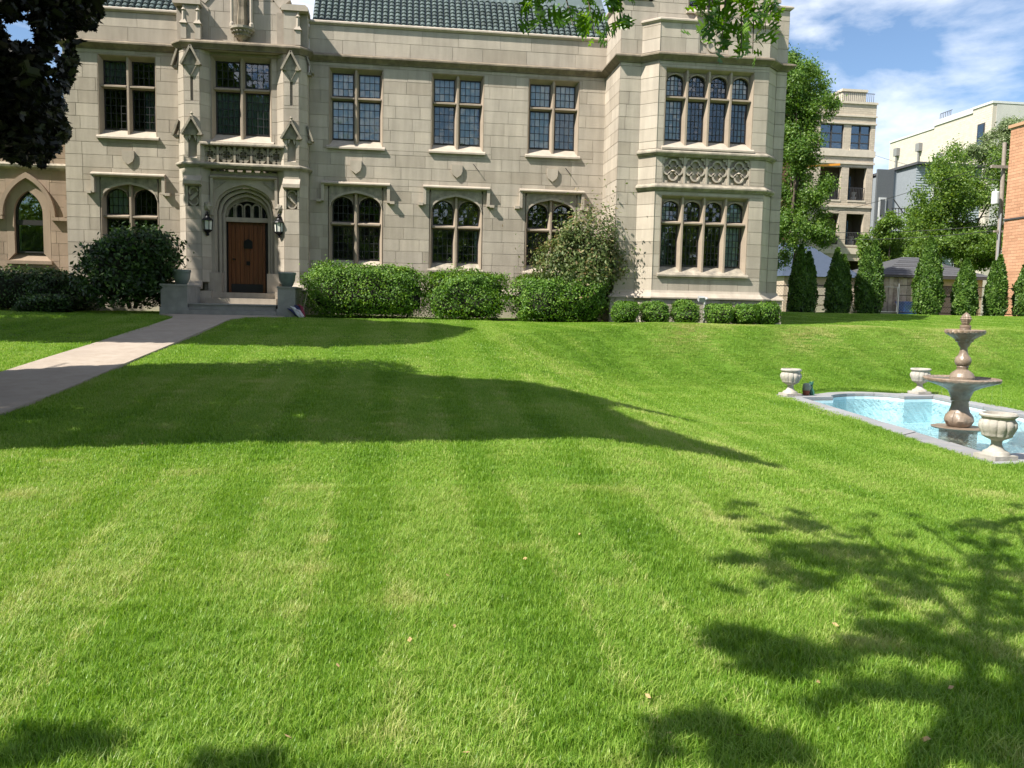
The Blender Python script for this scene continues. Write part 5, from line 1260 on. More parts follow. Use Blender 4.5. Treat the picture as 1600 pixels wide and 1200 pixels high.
# the dark maple left of the walk
mp_root = empty('purple_maple', (-9.6, 8.4, gz1(-9.6, 8.4)), 'big dark purple leaved maple hanging into the upper left of the view', 'tree')
BAND = [(-14, 8.0), (-3.61, 7.95), (-1.45, 8.3), (.46, 8.3), (1.82, 8.5), (2.9, 8.5), (3.9, 8.35), (3.5, 9.2), (2.95, 10.0), (2.7, 11.1), (3.0, 11.7), (4.3, 12.35), (3.0, 12.25), (2.2, 12.4), (.7, 12.9), (-.7, 13.7), (-2.1, 14.45), (-3.5, 14.2), (-5.9, 12.9), (-14, 13.2)]
SIL = [(-400, -200), (165, -200), (158, 14), (150, 40), (118, 44), (112, 66), (118, 100), (110, 135), (96, 142), (98, 182), (108, 206), (98, 222), (88, 240), (66, 256), (40, 252), (0, 243), (-400, 240)]
HOLES = [(30, 46, 28, 20), (95, 71, 14, 19), (80, 96, 14, 11), (78, 120, 13, 9), (40, 18, 10, 10), (2, 25, 11, 10), (78, 38, 11, 9), (54, 66, 11, 8), (92, 190, 6, 5), (45, 205, 4, 4), (20, 160, 3, 3)]
def grow(n, c, R, ok, seed, clump=.35, per=14):
    """leaves in small sprays filling an ellipsoid, kept only where ok() allows"""
    r = np.random.RandomState(seed); m = n//per; d = unit(m, r)*(r.uniform(.15, 1, (m, 1))**.45)*np.array(R) + np.array(c)
    P = np.repeat(d, per, 0) + r.normal(0, clump*.5, (m*per, 3)); return P[ok(P)]
def maple_ok(P):
    s = shade(P); px, py, w = project(P)
    vis = (w > .3) & (px > -30) & (px < 1640) & (py > -40) & (py < 1240)
    g = (s[:, 0] < -7.0) | inside(BAND, s[:, 0], s[:, 1])
    sil = inside(SIL, px, py)
    for (hx, hy, rx, ry) in HOLES: sil &= ((px-hx)/rx)**2 + ((py-hy)/ry)**2 > 1
    return np.where(vis, sil & (P[:, 1] > 9.6), g) & (P[:, 2] > 2.3)
P1 = grow(60000, (-8.0, 8.0, 7.4), (6.4, 5.2, 5.0), maple_ok, 81)
P2 = grow(90000, (-5.8, 11.4, 4.8), (2.6, 1.6, 2.9), maple_ok, 82, .3)
rt = np.random.RandomState(88); q = rt.uniform((1.2, 8.2), (4.4, 12.6), (5200, 2)); q = q[inside(BAND, q[:, 0], q[:, 1])]; hz = rt.uniform(6.4, 8.2, len(q))
P4 = np.stack([q[:, 0] + ST[0]*hz, q[:, 1] + ST[1]*hz, hz + .25], 1)            # unseen leaf spray added to throw the pointed shade
leaves('outer_crown', np.concatenate([P1[:34000], P4]) - np.array(mp_root.location), .17, 'maple', M['purple_leaf'], mp_root, seed=89, droop=.6, flat=1.0)
leaves('crown', P2[:45000] - np.array(mp_root.location), .098, 'maple', M['purple_leaf'], mp_root, seed=83, droop=1.2, flat=.5)
limb_tree(mp_root, (0, 0, -.1), (.6, .2, 8.5), [(4.6, .5, 4.6), (2.5, 2.6, 5.5), (3.6, -1.5, 7.5), (4.2, 1.0, 7.0), (-2.5, 0, 6), (.5, -3, 6.5), (-1, 3, 7), (3.8, 3.0, 4.2)], .26, 84)

# a second tree farther left, shading the left lawn and the walk by the steps
t2 = empty('lawn_maple', (-12.2, 17.0, gz1(-12, 17)), 'tall maple standing out of view beside the chapel lawn', 'tree')
BACK = [(-20, 16.6), (-3.9, 16.75), (-1.85, 16.5), (.1, 17.2), (.9, 18.6), (1.75, 20.6), (1.0, 22.0), (-.6, 22.6), (-2.0, 24.6), (-6.2, 24.9), (-7.6, 25.9), (-20, 26.2)]
DOORSH = [(-5.5, 25.5), (-3.75, 25.5), (-1.2, 26.9), (-2.7, 27.1)]
def back_ok(P):
    s = P[:, :2] - ST*(P[:, 2:3] - .95); px, py, w = project(P)
    vis = (w > .3) & (px > -60) & (px < 1640) & (py > -60) & (py < 1240)
    return ~vis & (inside(BACK, s[:, 0], s[:, 1]) | inside(DOORSH, s[:, 0], s[:, 1])) & (P[:, 2] > 3)
P3_ = grow(52000, (-9.5, 17.6, 8.2), (5.6, 4.2, 4.6), back_ok, 85, .5)
P3_ = np.concatenate([P3_, grow(16000, (-10.6, 22.6, 10.2), (3.2, 2.4, 3.2), back_ok, 98, .4), grow(16000, (-17.5, 22.0, 9.5), (4.0, 3.2, 3.6), back_ok, 99, .4)])  # unseen leaf masses added to shade the door and chapel bushes
leaves('crown', P3_ - np.array(t2.location), .19, 'clump', M['tree_leaf2'], t2, seed=86, droop=.4)
limb_tree(t2, (0, 0, -.1), (1.0, .3, 9), [(4, 1, 8), (5, 0, 9.5), (-2, 0, 8), (2, -2, 8), (2, 3, 9)], .28, 87)

# the pin oak overhead: twigs in view at the top, dappled shade on the near right of the lawn
ok_root = empty('pin_oak', (-5.2, -2.6, gz1(-5.2, -2.6)), 'pin oak reaching over the viewer with lobed leaves hanging at the top edge', 'tree')
r = np.random.RandomState(91); OP = []
TW = [((820, -10), (846, 36)), ((862, -20), (895, 40)), ((900, -10), (930, 52)), ((940, -25), (962, 40)), ((958, -20), (972, 20)), ((1100, -20), (1118, 40)), ((1140, -25), (1128, 60)), ((1180, -25), (1176, 84)), ((1190, -15), (1196, 50)), ((1158, -20), (1158, 76)), ((1086, -10), (1098, 30)), ((1206, -20), (1204, 22)), ((1110, -20), (1106, 52))]
ends = []; tws = []
for i, (a, b) in enumerate(TW):
    Y = 4.1 + .5*(i % 3); A, B = np.array(at(a[0], a[1] - 60, Y)), np.array(at(b[0], b[1], Y - .1)); ends.append(A)
    tw = MB(); o_ = np.array(ok_root.location); tw.tube([tuple(A-o_), tuple((A*.5+B*.5) + np.array((.01, .02, .01)) - o_), tuple(B-o_)], [.008, .005, .0025], 5); tw.build('twig', M['bark'], ok_root)
    for k in range(28): OP.append(A + (B-A)*r.uniform(.2, 1.05) + r.normal(0, .034, 3))
OP = np.array(OP); px, py, w = project(OP); OP = OP[(py < 88) & ~((px > 985) & (px < 1075)) & (px > 800)]
leaves('hanging_leaves', OP - np.array(ok_root.location), .077, 'oak', M['oak_leaf'], ok_root, seed=92, droop=1.0, var=.22)
# shade patches: centre and half size in the photograph, with how thickly they are leaved
PATCH = [(1170, 800, 40, 9, 1), (1235, 826, 45, 9, 1), (1320, 858, 50, 12, 1.1), (1400, 885, 60, 14, 1.2), (1430, 815, 70, 12, 1.2), (1540, 835, 70, 22, 1.6), (1150, 880, 50, 10, .8), (1260, 872, 60, 20, 1.3), (1330, 905, 90, 20, 1.6), (1230, 905, 50, 12, .9), (1470, 930, 110, 22, 1.8), (1560, 900, 60, 40, 1.7), (1580, 975, 50, 22, 1.2),
         (1160, 1010, 36, 14, .9), (1215, 1030, 34, 18, .9), (1290, 1030, 50, 16, 1.2), (1400, 1010, 70, 22, 1.4), (1500, 1030, 80, 26, 1.5), (1580, 1060, 50, 40, 1.4), (1430, 1085, 60, 14, 1.1), (1560, 1110, 60, 20, 1.4), (1120, 1150, 60, 14, 1.1), (1200, 1185, 60, 16, 1.2), (1545, 1170, 70, 22, 1.2), (115, 1180, 48, 12, .8), (350, 1202, 40, 4, .4)]
SP = []; cl_pts = []
for i, (px, py, rx, ry, dn) in enumerate(PATCH):
    g = ground_hit(px, py); gx_ = ground_hit(px + rx, py) - g; gy_ = ground_hit(px, min(py + ry, 1400)) - g
    for hgt in (3.6 + .5*(i % 4),):
        tn = int(8.5*dn) + 1; st_ = r.normal(0, .72, (tn, 2)); dr = np.stack([r.uniform(.25, .55, tn)*np.where(r.uniform(size=tn) < .7, -1, 1), r.normal(0, .35, tn)], 1); kk = 7
        tt = r.uniform(0, 1, (tn, kk, 1)); d2 = (st_[:, None] + dr[:, None]*tt + r.normal(0, .05, (tn, kk, 2))).reshape(-1, 2); m = len(d2)
        lz = hgt + np.repeat(r.normal(0, .18, tn), kk) + r.normal(0, .04, m); z0 = gz1(*g)
        xy = g + d2[:, :1]*gx_ + d2[:, 1:]*gy_ + ST*(lz - z0)[:, None]
        Q = np.stack([xy[:, 0], xy[:, 1], lz], 1); qx, qy, qw = project(Q)
        Q = Q[~((qw > .2) & (qx > -60) & (qx < 1660) & (qy > -70) & (qy < 1260))]
        if len(Q): SP.append(Q); cl_pts.append(tuple(Q.mean(0) - np.array(ok_root.location)))
SP = np.concatenate(SP); leaves('crown', SP - np.array(ok_root.location), .125, 'oak', M['oak_leaf'], ok_root, seed=93, flat=1.2)
HC = grow(20000, (-4.8, -3.0, 9.0), (5.5, 5.0, 3.4), lambda P: (shade(P)[:, 1] < 1.2) & (P[:, 2] > 5), 94, .6)
leaves('crown', HC - np.array(ok_root.location), .2, 'oak', M['oak_leaf'], ok_root, seed=95, flat=.6)
limb_tree(ok_root, (0, 0, -.1), (.4, .4, 11), cl_pts[::5] + [tuple(e - np.array(ok_root.location) + np.array((0, .2, .3))) for e in ends[::4]], .22, 96)
# ------------------------------------------------------------------ chapel wing at the left
M['stone_pink_shaded'] = rough_mat('pinkish limestone darkened for shade', (0.35, 0.265, 0.20), (0.29, 0.22, 0.165), 2.0, .9, piece=.12, bump=.25, bscale=60, streak=.12)  # pinkish stone, its colour darkened for tree shade on the wall
YC = 27.0
chp = empty('chapel', (-12.5, YC, 1.2), 'pinkish stone chapel wing with pointed arch windows beside the mansion', 'chapel')
CINV = chp.matrix_basis.inverted() if False else Matrix.Translation((12.5, -YC, -1.2))
def cb(mb, name, mat, parent=None, smooth=False, fix=True):
    o = mb.build(name, mat, parent or chp, smooth, fix)
    if parent is None: o.matrix_parent_inverse = CINV
    return o
STONES, CORE = [], MB()
WINS = [-11.28, -13.1]
holes = [(c-.62, c+.62, 2.70, 5.30) for c in WINS]
panel((0, YC), (1, 0), -17, -9.78, 1.0, 7.2, holes, seed=80)
cb(CORE, 'wall_core', M['mortar'])
for s in STONES:
    if s[4][0] > -13.2:
        m = MB(); stone_geo(m, s); cb(m, 'stone', M['stone_pink_shaded'], fix=False)
m = MB()
for s in STONES:
    if s[4][0] <= -13.2: stone_geo(m, s)
o = cb(m, 'far_stones', M['stone_pink_shaded'], fix=False); o['kind'] = 'stuff'
def pointed(c, hw, zs, n=12):
    P = []; R = 2*hw*.92
    for i in range(n+1):
        t = i/n; P.append(t)
    A = []
    a_end = math.acos((R-hw)/R)
    for i in range(n+1): a = a_end*i/n; A.append((c + hw - R + R*math.cos(PI*0 + a), zs + R*math.sin(a)))
    A = A[::-1]; L_ = [(2*c - x, z) for x, z in A[::-1]]
    return L_[:-1] + A
for c in WINS:
    W = MB(); arch_i = [(c-.41, 2.93)] + pointed(c, .41, 4.12) + [(c+.41, 2.93)]
    k = len(arch_i)
    outer = []
    for i, (x, z) in enumerate(arch_i):
        t = i/(k-1); outer.append((c-.62 + 1.24*t, 5.30))
    outer[0] = (c-.62, 2.70); outer[-1] = (c+.62, 2.70)
    nn = k-2
    for i in range(1, k-1):
        f = (i-1)/(nn-1); outer[i] = (c-.62, 4.12 + (5.30-4.12)*min(1, f*3)) if f < 1/3 else ((c-.62 + 1.24*(f-1/3)*3, 5.30) if f < 2/3 else (c+.62, 5.30 - (5.30-4.12)*(f-2/3)*3))
    W.strip(outer, arch_i, YC-.012, YC+.22); w = cb(W, 'window', M['stone_pink_shaded'])
    S = MB(); S.box(c-.66, c+.66, YC-.1, YC+.2, 2.60, 2.70); S.add([(c-.62, YC-.012, 2.70), (c+.62, YC-.012, 2.70), (c+.45, YC+.2, 2.93), (c-.45, YC+.2, 2.93)], [(0,1,2,3)]); S.build('sill', M['stone_pink_shaded'], w)
    Hm = MB(); Hm.strip(pointed(c, .80, 4.02, 14), pointed(c, .68, 4.05, 14), YC-.12, YC+.02)
    for s in (-1, 1): Hm.box(c+s*.80-.12, c+s*.80+.12, YC-.14, YC+.02, 3.92, 4.02)
    Hm.build('hood_mould', M['stone_pink_shaded'], w)
    G = MB(); G.prism(arch_i, YC+.15, YC+.16); G.build('pane', M['glass'], w)
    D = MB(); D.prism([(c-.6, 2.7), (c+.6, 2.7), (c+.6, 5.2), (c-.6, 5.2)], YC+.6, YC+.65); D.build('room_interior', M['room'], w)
    F = MB(); F.strip(arch_i, [(c+(x-c)*.9, z-.04 if i not in (0, len(arch_i)-1) else z) for i, (x, z) in enumerate(arch_i)], YC+.10, YC+.19); F.box(c-.40, c+.40, YC+.08, YC+.2, 3.78, 3.93); F.box(c-.37, c+.37, YC+.1, YC+.18, 2.94, 2.99); F.build('casement_frame', M['casement'], w)
    B = MB(); B.box(c-.36, c+.36, YC+.2, YC+.21, 4.40, 4.46); B.box(c-.36, c-.31, YC+.2, YC+.21, 3.0, 4.4); B.build('blind', M['curtain'], w)
A_ = [p for p in pointed(-9.45, .80, 4.02, 14)[:11] if p[0] < -9.83]; B_l = pointed(-9.45, .68, 4.05, 14)[:len(A_)]
m = MB(); m.strip(A_, [(min(p[0], -9.80), p[1]) for p in B_l], YC-.12, YC+.02); m.box(-10.37, -10.13, YC-.14, YC+.02, 3.92, 4.02); cb(m, 'hood_mould', M['stone_pink_shaded'])
m = MB(); m.sweep([(-17, YC), (-9.78, YC)], [(-.05, 5.62), (.08, 5.62), (.16, 5.55), (.14, 5.48), (.03, 5.42), (-.05, 5.42)]); cb(m, 'string_course', M['weather'])
m = MB(); m.prism([(-17, 7.2), (-9.78, 7.2), (-9.78, 7.4), (-17, 7.4)], YC-.1, YC+.5); cb(m, 'coping', M['stone_pink_shaded'])
# ------------------------------------------------------------------ fence
M['galv'] = simple_mat('galvanised steel', (.32, .33, .34), .45, .7)
M['blackpipe'] = simple_mat('dark fence pipe', (.05, .045, .04), .6, .3)
YF = 32.9; fz = lambda x: gz1(x, YF)
fen = empty('chain_link_fence', (20, YF, fz(20)), 'chain link fence behind the arborvitae row', 'fence')
FI = Matrix.Translation((-20, -YF, -fz(20)))
fxs = [11.6, 13.8, 16.2, 18.0, 19.75, 22.4, 24.0, 25.3, 27.6, 30]
for x in fxs:
    if 19.5 < x < 20: continue
    m = MB(); m.tube([(x, YF, fz(x)-.1), (x, YF, fz(x)+1.28)], .03, 8); m.lathe([(.04, 0), (.03, .03), (0, .06)], 8, (x, YF, fz(x)+1.28)); o = m.build('post', M['blackpipe'], fen); o.matrix_parent_inverse = FI
for zz, nm in ((1.24, 'top_rail'), (.82, 'middle_rail'), (.1, 'bottom_rail')):
    m = MB(); m.tube([(fxs[0], YF, fz(12)+zz), (20.0, YF, fz(20)+zz)], .021, 6); m.tube([(20.9, YF, fz(21)+zz), (30, YF, fz(30)+zz)], .021, 6); o = m.build(nm, M['blackpipe'], fen); o.matrix_parent_inverse = FI
m = MB(); s = .13
for (xa, xb) in ((11.6, 20.0), (20.9, 30)):
    x = xa - 1.2
    while x < xb:
        for sg in (0, 1):
            a, b = ((x, .1), (x+1.14, 1.24)) if sg == 0 else ((x+1.14, .1), (x, 1.24))
            t0 = max(0, min(1, ((xa - a[0])/(b[0]-a[0])) if sg == 0 else ((xb - a[0])/(b[0]-a[0])))) ; t1 = max(0, min(1, ((xb - a[0])/(b[0]-a[0])) if sg == 0 else ((xa - a[0])/(b[0]-a[0]))))
            if t1 - t0 < .02: continue
            P = [(a[0]+(b[0]-a[0])*t, a[1]+(b[1]-a[1])*t) for t in (t0, t1)]
            m.bar((P[0][0], YF, fz(P[0][0])+P[0][1]), (P[1][0], YF, fz(P[1][0])+P[1][1]), .005)
        x += s
o = m.build('wire_mesh', M['galv'], fen, fix=False); o.matrix_parent_inverse = FI; o['kind'] = 'stuff'
gt = empty('fence_gate', (20.45, YF, fz(20.4)), 'narrow galvanised gate in the chain link fence beside the blue bin', 'gate'); GI = Matrix.Translation((-20.45, -YF, -fz(20.4)))
m = MB(); m.tube([(20.05, YF, fz(20)-.1), (20.05, YF, fz(20)+1.35)], .035, 8); m.tube([(20.9, YF, fz(20.9)-.1), (20.9, YF, fz(20.9)+1.3)], .03, 8); o = m.build('post', M['galv'], gt); o.matrix_parent_inverse = GI
m = MB(); zz = fz(20.4); m.tube([(20.12, YF-.03, zz+.1), (20.12, YF-.03, zz+1.15), (20.82, YF-.03, zz+1.15), (20.82, YF-.03, zz+.1), (20.12, YF-.03, zz+.1)], .02, 6); m.box(20.06, 20.14, YF-.06, YF, zz+.7, zz+.82); o = m.build('frame', M['galv'], gt); o.matrix_parent_inverse = GI

# ------------------------------------------------------------------ garage, bins and yard behind the fence
M['shingle'] = rough_mat('grey asphalt shingle', (.095, .098, .108), (.06, .062, .07), 18, .9, piece=.2, bump=.5, bscale=60)
M['garage_brick'] = rough_mat('beige painted block', (.46, .37, .29), (.40, .32, .25), 4, .9, piece=.08)
M['fascia'] = simple_mat('dark fascia', (.05, .05, .055), .6)
G0, G1, GY0, GY1 = 24.6, 30.1, 40.0, 45.5; gb, ge, gr = 1.5, 3.62, 4.78
gar = empty('garage', (27.4, 42.5, gb), 'low beige garage with grey shingled hip roof behind the fence', 'garage'); RI = Matrix.Translation((-27.4, -42.5, -gb))
def gbuild(m, nme, mat, parent=None):
    o = m.build(nme, mat, parent or gar)
    if parent is None: o.matrix_parent_inverse = RI
    return o
m = MB(); m.box(G0, G1, GY0, GY1, gb-.3, ge); gbuild(m, 'wall', M['garage_brick'])
m = MB(); e = .35
zr = ge + .02; yc = (GY0+GY1)/2
m.add([(G0-e, GY0-e, zr), (G1+e, GY0-e, zr), (G1+e, GY1+e, zr), (G0-e, GY1+e, zr), (G0+2.6, yc, gr), (G1-2.0, yc, gr)], [(0,1,5,4),(1,2,5),(2,3,4,5),(3,0,4),(3,2,1,0)]); gro = gbuild(m, 'roof', M['shingle'])
m = MB(); 
for k in range(9):                                     # shingle courses, each a thin step
    t0, t1 = k/9, (k+.92)/9; f = lambda t: ((G0-e)+(2.6+e)*t, GY0-e+(yc-GY0+e)*t, zr+(gr-zr)*t); g_ = lambda t: ((G1+e)-(2.0+e)*t, GY0-e+(yc-GY0+e)*t, zr+(gr-zr)*t)
    a, b, c, d = f(t0), g_(t0), g_(t1), f(t1); m.add([(a[0], a[1]-.01, a[2]+.02), (b[0], b[1]-.01, b[2]+.02), (c[0], c[1], c[2]+.012), (d[0], d[1], d[2]+.012)], [(0,1,2,3)])
m.build('shingle_course', M['shingle'], gro)
m = MB(); m.box(G0-e, G1+e, GY0-e-.03, GY0-e+.02, ge-.13, ge+.02); m.box(G0-e-.03, G0-e+.02, GY0-e+.03, GY1+e, ge-.13, ge+.02); gbuild(m, 'fascia', M['fascia'])
m = MB(); m.box(25.6, 27.0, GY0-.06, GY0+.02, gb-.1, 3.2); d_ = gbuild(m, 'side_door', simple_mat('cream garage door', (.60, .53, .42), .6))
m = MB(); m.box(27.6, 29.8, GY0-.08, GY0+.02, gb-.1, 3.1); gbuild(m, 'garage_door', simple_mat('dark brown overhead door', (.07, .055, .05), .6))
for k in range(3):
    m = MB(); m.box(27.65, 29.75, GY0-.10, GY0-.08, gb+.05+k*.52, gb+.53+k*.52); gbuild(m, 'door_panel', simple_mat('brown door panel', (.085, .065, .058), .6))
m = MB(); m.lathe([(.05, 0), (.06, .03), (.05, .1), (.02, .12)], 8, (25.3, GY0-.1, 2.95)); m.lathe([(.05, 0), (.06, .03), (.05, .1), (.02, .12)], 8, (28.6, GY0-.15, 3.15)); gbuild(m, 'wall_lamp', M['fascia'])
q = at(1420, 484, 38.8)
bn = empty('recycling_bin', (q.x, 38.8, 1.5), 'bright blue wheeled recycling bin against the garage wall', 'bin')
m = MB(); m.add([(-.42, -.3, .06), (.42, -.3, .06), (.38, .3, .06), (-.38, .3, .06), (-.5, -.36, .72), (.5, -.36, .72), (.5, .36, .72), (-.5, .36, .72)], [(0,3,2,1),(4,5,6,7),(0,1,5,4),(1,2,6,5),(2,3,7,6),(3,0,4,7)]); m.build('body', simple_mat('blue plastic', (.02, .09, .36), .5), bn)
m = MB(); m.box(-.53, .53, -.4, .38, .72, .78); m.box(-.5, .5, -.42, -.38, .62, .66); m.build('lid', simple_mat('dark blue plastic', (.015, .06, .28), .5), bn)
for x in (-.36, .36):
    m = MB(); m.tube([(x-.04, .2, .1), (x+.04, .2, .1)], .1, 12); m.build('wheel', M['fascia'], bn)
q = at(1392, 470, 39.5)
sh = empty('shed_wall', (q.x, 39.5, 1.5), 'weathered plank shed with peeling paint left of the garage', 'shed')
for k in range(9):
    m = MB(); x = -1.15 + k*.25; m.box(x, x+.235, 0 + .01*(k % 2), .06, -.2, 2.0 + .05*math.sin(k*2.3)); m.build('plank', rough_mat('grey plank %d' % (k % 3), ((.26, .21, .18), (.33, .28, .25), (.2, .165, .14))[k % 3], None, 6, .9, dirt=(.5, .47, .43), dirt_amt=.5), sh)
m = MB(); m.box(-1.25, 1.2, -.15, 1.6, 2.02, 2.1); m.build('roof', M['shingle'], sh)
m = MB(); m.box(-1.2, 1.1, .06, 1.5, -.2, 2.0); m.build('body', M['garage_brick'], sh)
# slate blue garage roof and beige wall seen between the first arborvitae
q = at(1285, 480, 41)
g2 = empty('side_garage', (q.x, 41, 1.5), 'pale block garage with slate blue roof seen between the dark arborvitae', 'garage')
m = MB(); m.box(-2.2, 1.9, 0, 4, -.2, 2.0); m.build('wall', M['garage_brick'], g2)
m = MB(); m.add([(-2.4, -.25, 2.0), (2.1, -.25, 2.0), (2.1, 4.2, 2.0), (-2.4, 4.2, 2.0), (-1.5, 2.0, 3.9), (.3, 2.0, 3.7)], [(0,1,5,4),(1,2,5),(2,3,4,5),(3,0,4),(3,2,1,0)]); m.build('roof', simple_mat('slate blue shingle', (.05, .07, .11), .8), g2)
m = MB(); m.box(-2.0, 1.7, -.04, 0, .05, .5); m.box(-2.0, 1.7, -.04, 0, .56, 1.0); m.box(-2.0, 1.7, -.04, 0, 1.06, 1.5); m.build('door_panel', simple_mat('beige door', (.42, .37, .30), .7), g2)

# ------------------------------------------------------------------ bricks on a wall of its own plane
def brick_grid(mb, O, u, x0, x1, z0, z1, bw, bh, holes=(), seed=0, skip=0.0, out=.012):
    r = random.Random(seed); u = Vector((u[0], u[1], 0)).normalized(); n = Vector((u.y, -u.x, 0)); O = Vector((O[0], O[1], 0)); j = 0; z = z0
    while z < z1 - bh*.5:
        x = x0 - (bw/2 if j % 2 else 0)
        while x < x1 - .02:
            a, b = max(x, x0), min(x + bw, x1); x += bw
            for (p, q, c, d) in subtract([(a, b, z, z + bh)], holes):
                g = .006; o_ = out*r.uniform(.6, 1.3)
                V = []
                for (xx, zz) in ((p+g, c+g), (q-g, c+g), (q-g, d-g), (p+g, d-g)): w = O + u*xx + n*o_; V.append((w.x, w.y, zz))
                mb.add(V, [(0,1,2,3)])
        z += bh; j += 1
# orange brick wall at the right edge
M['orange'] = rough_mat('orange face brick', (.50, .275, .17), (.43, .225, .135), 1.2, .9, piece=.16, bump=.3, bscale=50)
M['orange_mortar'] = rough_mat('tan mortar', (.50, .36, .24), None, 5, .95)
ob = empty('brick_building', (35, 38, 1.3), 'orange brick building at the right edge behind the fence', 'building'); OI = Matrix.Translation((-35, -38, -1.3))
def pb_(root, inv):
    def f(m, nme, mat, parent=None, fix=True, kind=None):
        o = m.build(nme, mat, parent or root, fix=fix)
        if parent is None: o.matrix_parent_inverse = inv
        if kind: o['kind'] = kind
        return o
    return f
B_ = pb_(ob, OI)
OX = 31.0; ozt = at(1577, 196, 39.3).z
m = MB(); m.box(OX, 44, 29, 39.9, 1, ozt); B_(m, 'wall', M['orange_mortar'])
m = MB(); brick_grid(m, (OX, 39.9), (0, -1), 0, 6, 1.3, ozt-.05, .42, .155, seed=2); B_(m, 'bricks', M['orange'], fix=False, kind='stuff')
m = MB(); m.box(OX-.1, 44.1, 28.9, 40.0, ozt, ozt+.16); B_(m, 'coping', simple_mat('tile coping', (.45, .27, .16), .8))
m = MB(); m.box(OX-.07, OX-.015, 34, 39.9, 6.6, 6.68); B_(m, 'band', M['fascia'])

# ------------------------------------------------------------------ tan brick flats
M['tan'] = rough_mat('tan face brick', (.52, .45, .36), (.46, .395, .315), 2, .9, piece=.1)
M['tan_mortar'] = rough_mat('tan brick mortar', (.43, .375, .30), None, 4, .95)
M['limeband'] = rough_mat('cast stone band', (.58, .515, .42), None, 3, .85)
M['backglass'] = glass_mat('window glass', (.35, .45, .5), .16, .03, .05)
YT = 65.0
tb = empty('tan_flats', (35, YT, 1.3), 'four storey tan brick flats with big windows and recessed balconies', 'building'); B_ = pb_(tb, Matrix.Translation((-35, -YT, -1.3)))
TX0, TX1 = 30.4, 38.32
def tz(py, px=1310): return at(px, py, YT).z
wins = [(31.5, 32.42), (33.55, 35.55), (36.2, 37.9)]
wz = (15.05, 17.0)
bal = [(33.7, 35.55), (36.2, 37.75)]
bz = [(10.95, 13.6), (7.3, 9.85), (3.0, 6.0)]
hol = [(a, b, *wz) for a, b in wins] + [(a, b, *z_) for a, b in bal for z_ in bz]
m = MB()
for (a, b, c, d) in subtract([(TX0, TX1, 1, 18.7)], hol): m.box(a, b, YT, YT+.35, c, d)
B_(m, 'wall', M['tan_mortar'])
m = MB(); brick_grid(m, (0, YT), (1, 0), TX0, TX1, 1.3, 18.7, .42, .16, hol, 3); B_(m, 'bricks', M['tan'], fix=False, kind='stuff')
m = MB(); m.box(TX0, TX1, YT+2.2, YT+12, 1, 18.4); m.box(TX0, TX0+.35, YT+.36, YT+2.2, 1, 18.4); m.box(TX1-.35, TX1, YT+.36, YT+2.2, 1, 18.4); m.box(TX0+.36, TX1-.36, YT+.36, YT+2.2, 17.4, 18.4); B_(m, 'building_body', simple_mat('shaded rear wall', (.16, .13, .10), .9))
for z_ in (10.6, 6.9, 14.0):
    m = MB(); m.box(TX0+.36, TX1-.36, YT+.36, YT+2.2, z_, z_+.3); B_(m, 'floor_slab', M['limeband'])
for zz, h_ in ((17.05, .12), (17.65, .12), (18.68, .18), (14.45, .5), (13.85, .16), (6.55, .5), (10.35, .16)):
    m = MB(); m.box(TX0-.06, TX1+.06, YT-.12, YT-.015, zz, zz+h_); B_(m, 'stone_band', M['limeband'])
for a, b in wins:
    m = MB(); m.box(a-.1, b+.1, YT-.1, YT+.3, wz[0]-.18, wz[0]); f = B_(m, 'window', M['limeband'])
    m = MB(); m.box(a, b, YT+.16, YT+.18, *wz); m.build('pane', M['backglass'], f)
    m = MB(); nb = 3 if b - a > 1.5 else 2
    for k in range(nb): x = a + (b-a)*k/(nb-1); m.box(x-.05, x+.05, YT+.08, YT+.155, *wz)
    for zz in (wz[0]+.03, wz[0]+.55, wz[0]+1.25, wz[1]-.03): m.box(a, b, YT+.09, YT+.15, zz-.035, zz+.035)
    m.build('frame', M['fascia'], f)
for a, b in bal:
    for (c, d) in bz[:2]:
        m = MB(); m.box(a-.02, b+.02, YT-.05, YT+.3, c-.14, c); r_ = B_(m, 'balcony', M['limeband'])
        m = MB(); m.box(a, b, YT+.1, YT+.13, c+1.0, c+1.05); m.box(a, b, YT+.1, YT+.13, c+.08, c+.12)
        x = a
        while x < b: m.box(x-.014, x+.014, YT+.1, YT+.125, c+.1, c+1.0); x += .14
        m.build('railing', M['fascia'], r_)
        m = MB(); m.box(a+.3, b-.2, YT+2.1, YT+2.19, c, d-.3); m.build('balcony_door', M['backglass'], r_)
        m = MB(); m.lathe([(.2, 0), (.25, .4), (.1, .45), (.22, .8)], 8, (a+1.1, YT+1.0, c)); m.build('patio_chair', simple_mat('pale plastic', (.5, .5, .48)), r_)
m = MB(); m.box(36.1, 38.2, YT+1.5, YT+4.5, 18.7, 20.05); m.box(36.0, 38.3, YT+1.4, YT+4.6, 20.05, 20.25); B_(m, 'stair_penthouse', M['limeband'])
m = MB(); m.box(33.9, 38.25, YT+.25, YT+.28, 19.6, 19.65)
x = 33.9
while x < 38.26: m.box(x-.012, x+.012, YT+.25, YT+.28, 18.75, 19.6); x += .17
B_(m, 'roof_railing', M['fascia'])
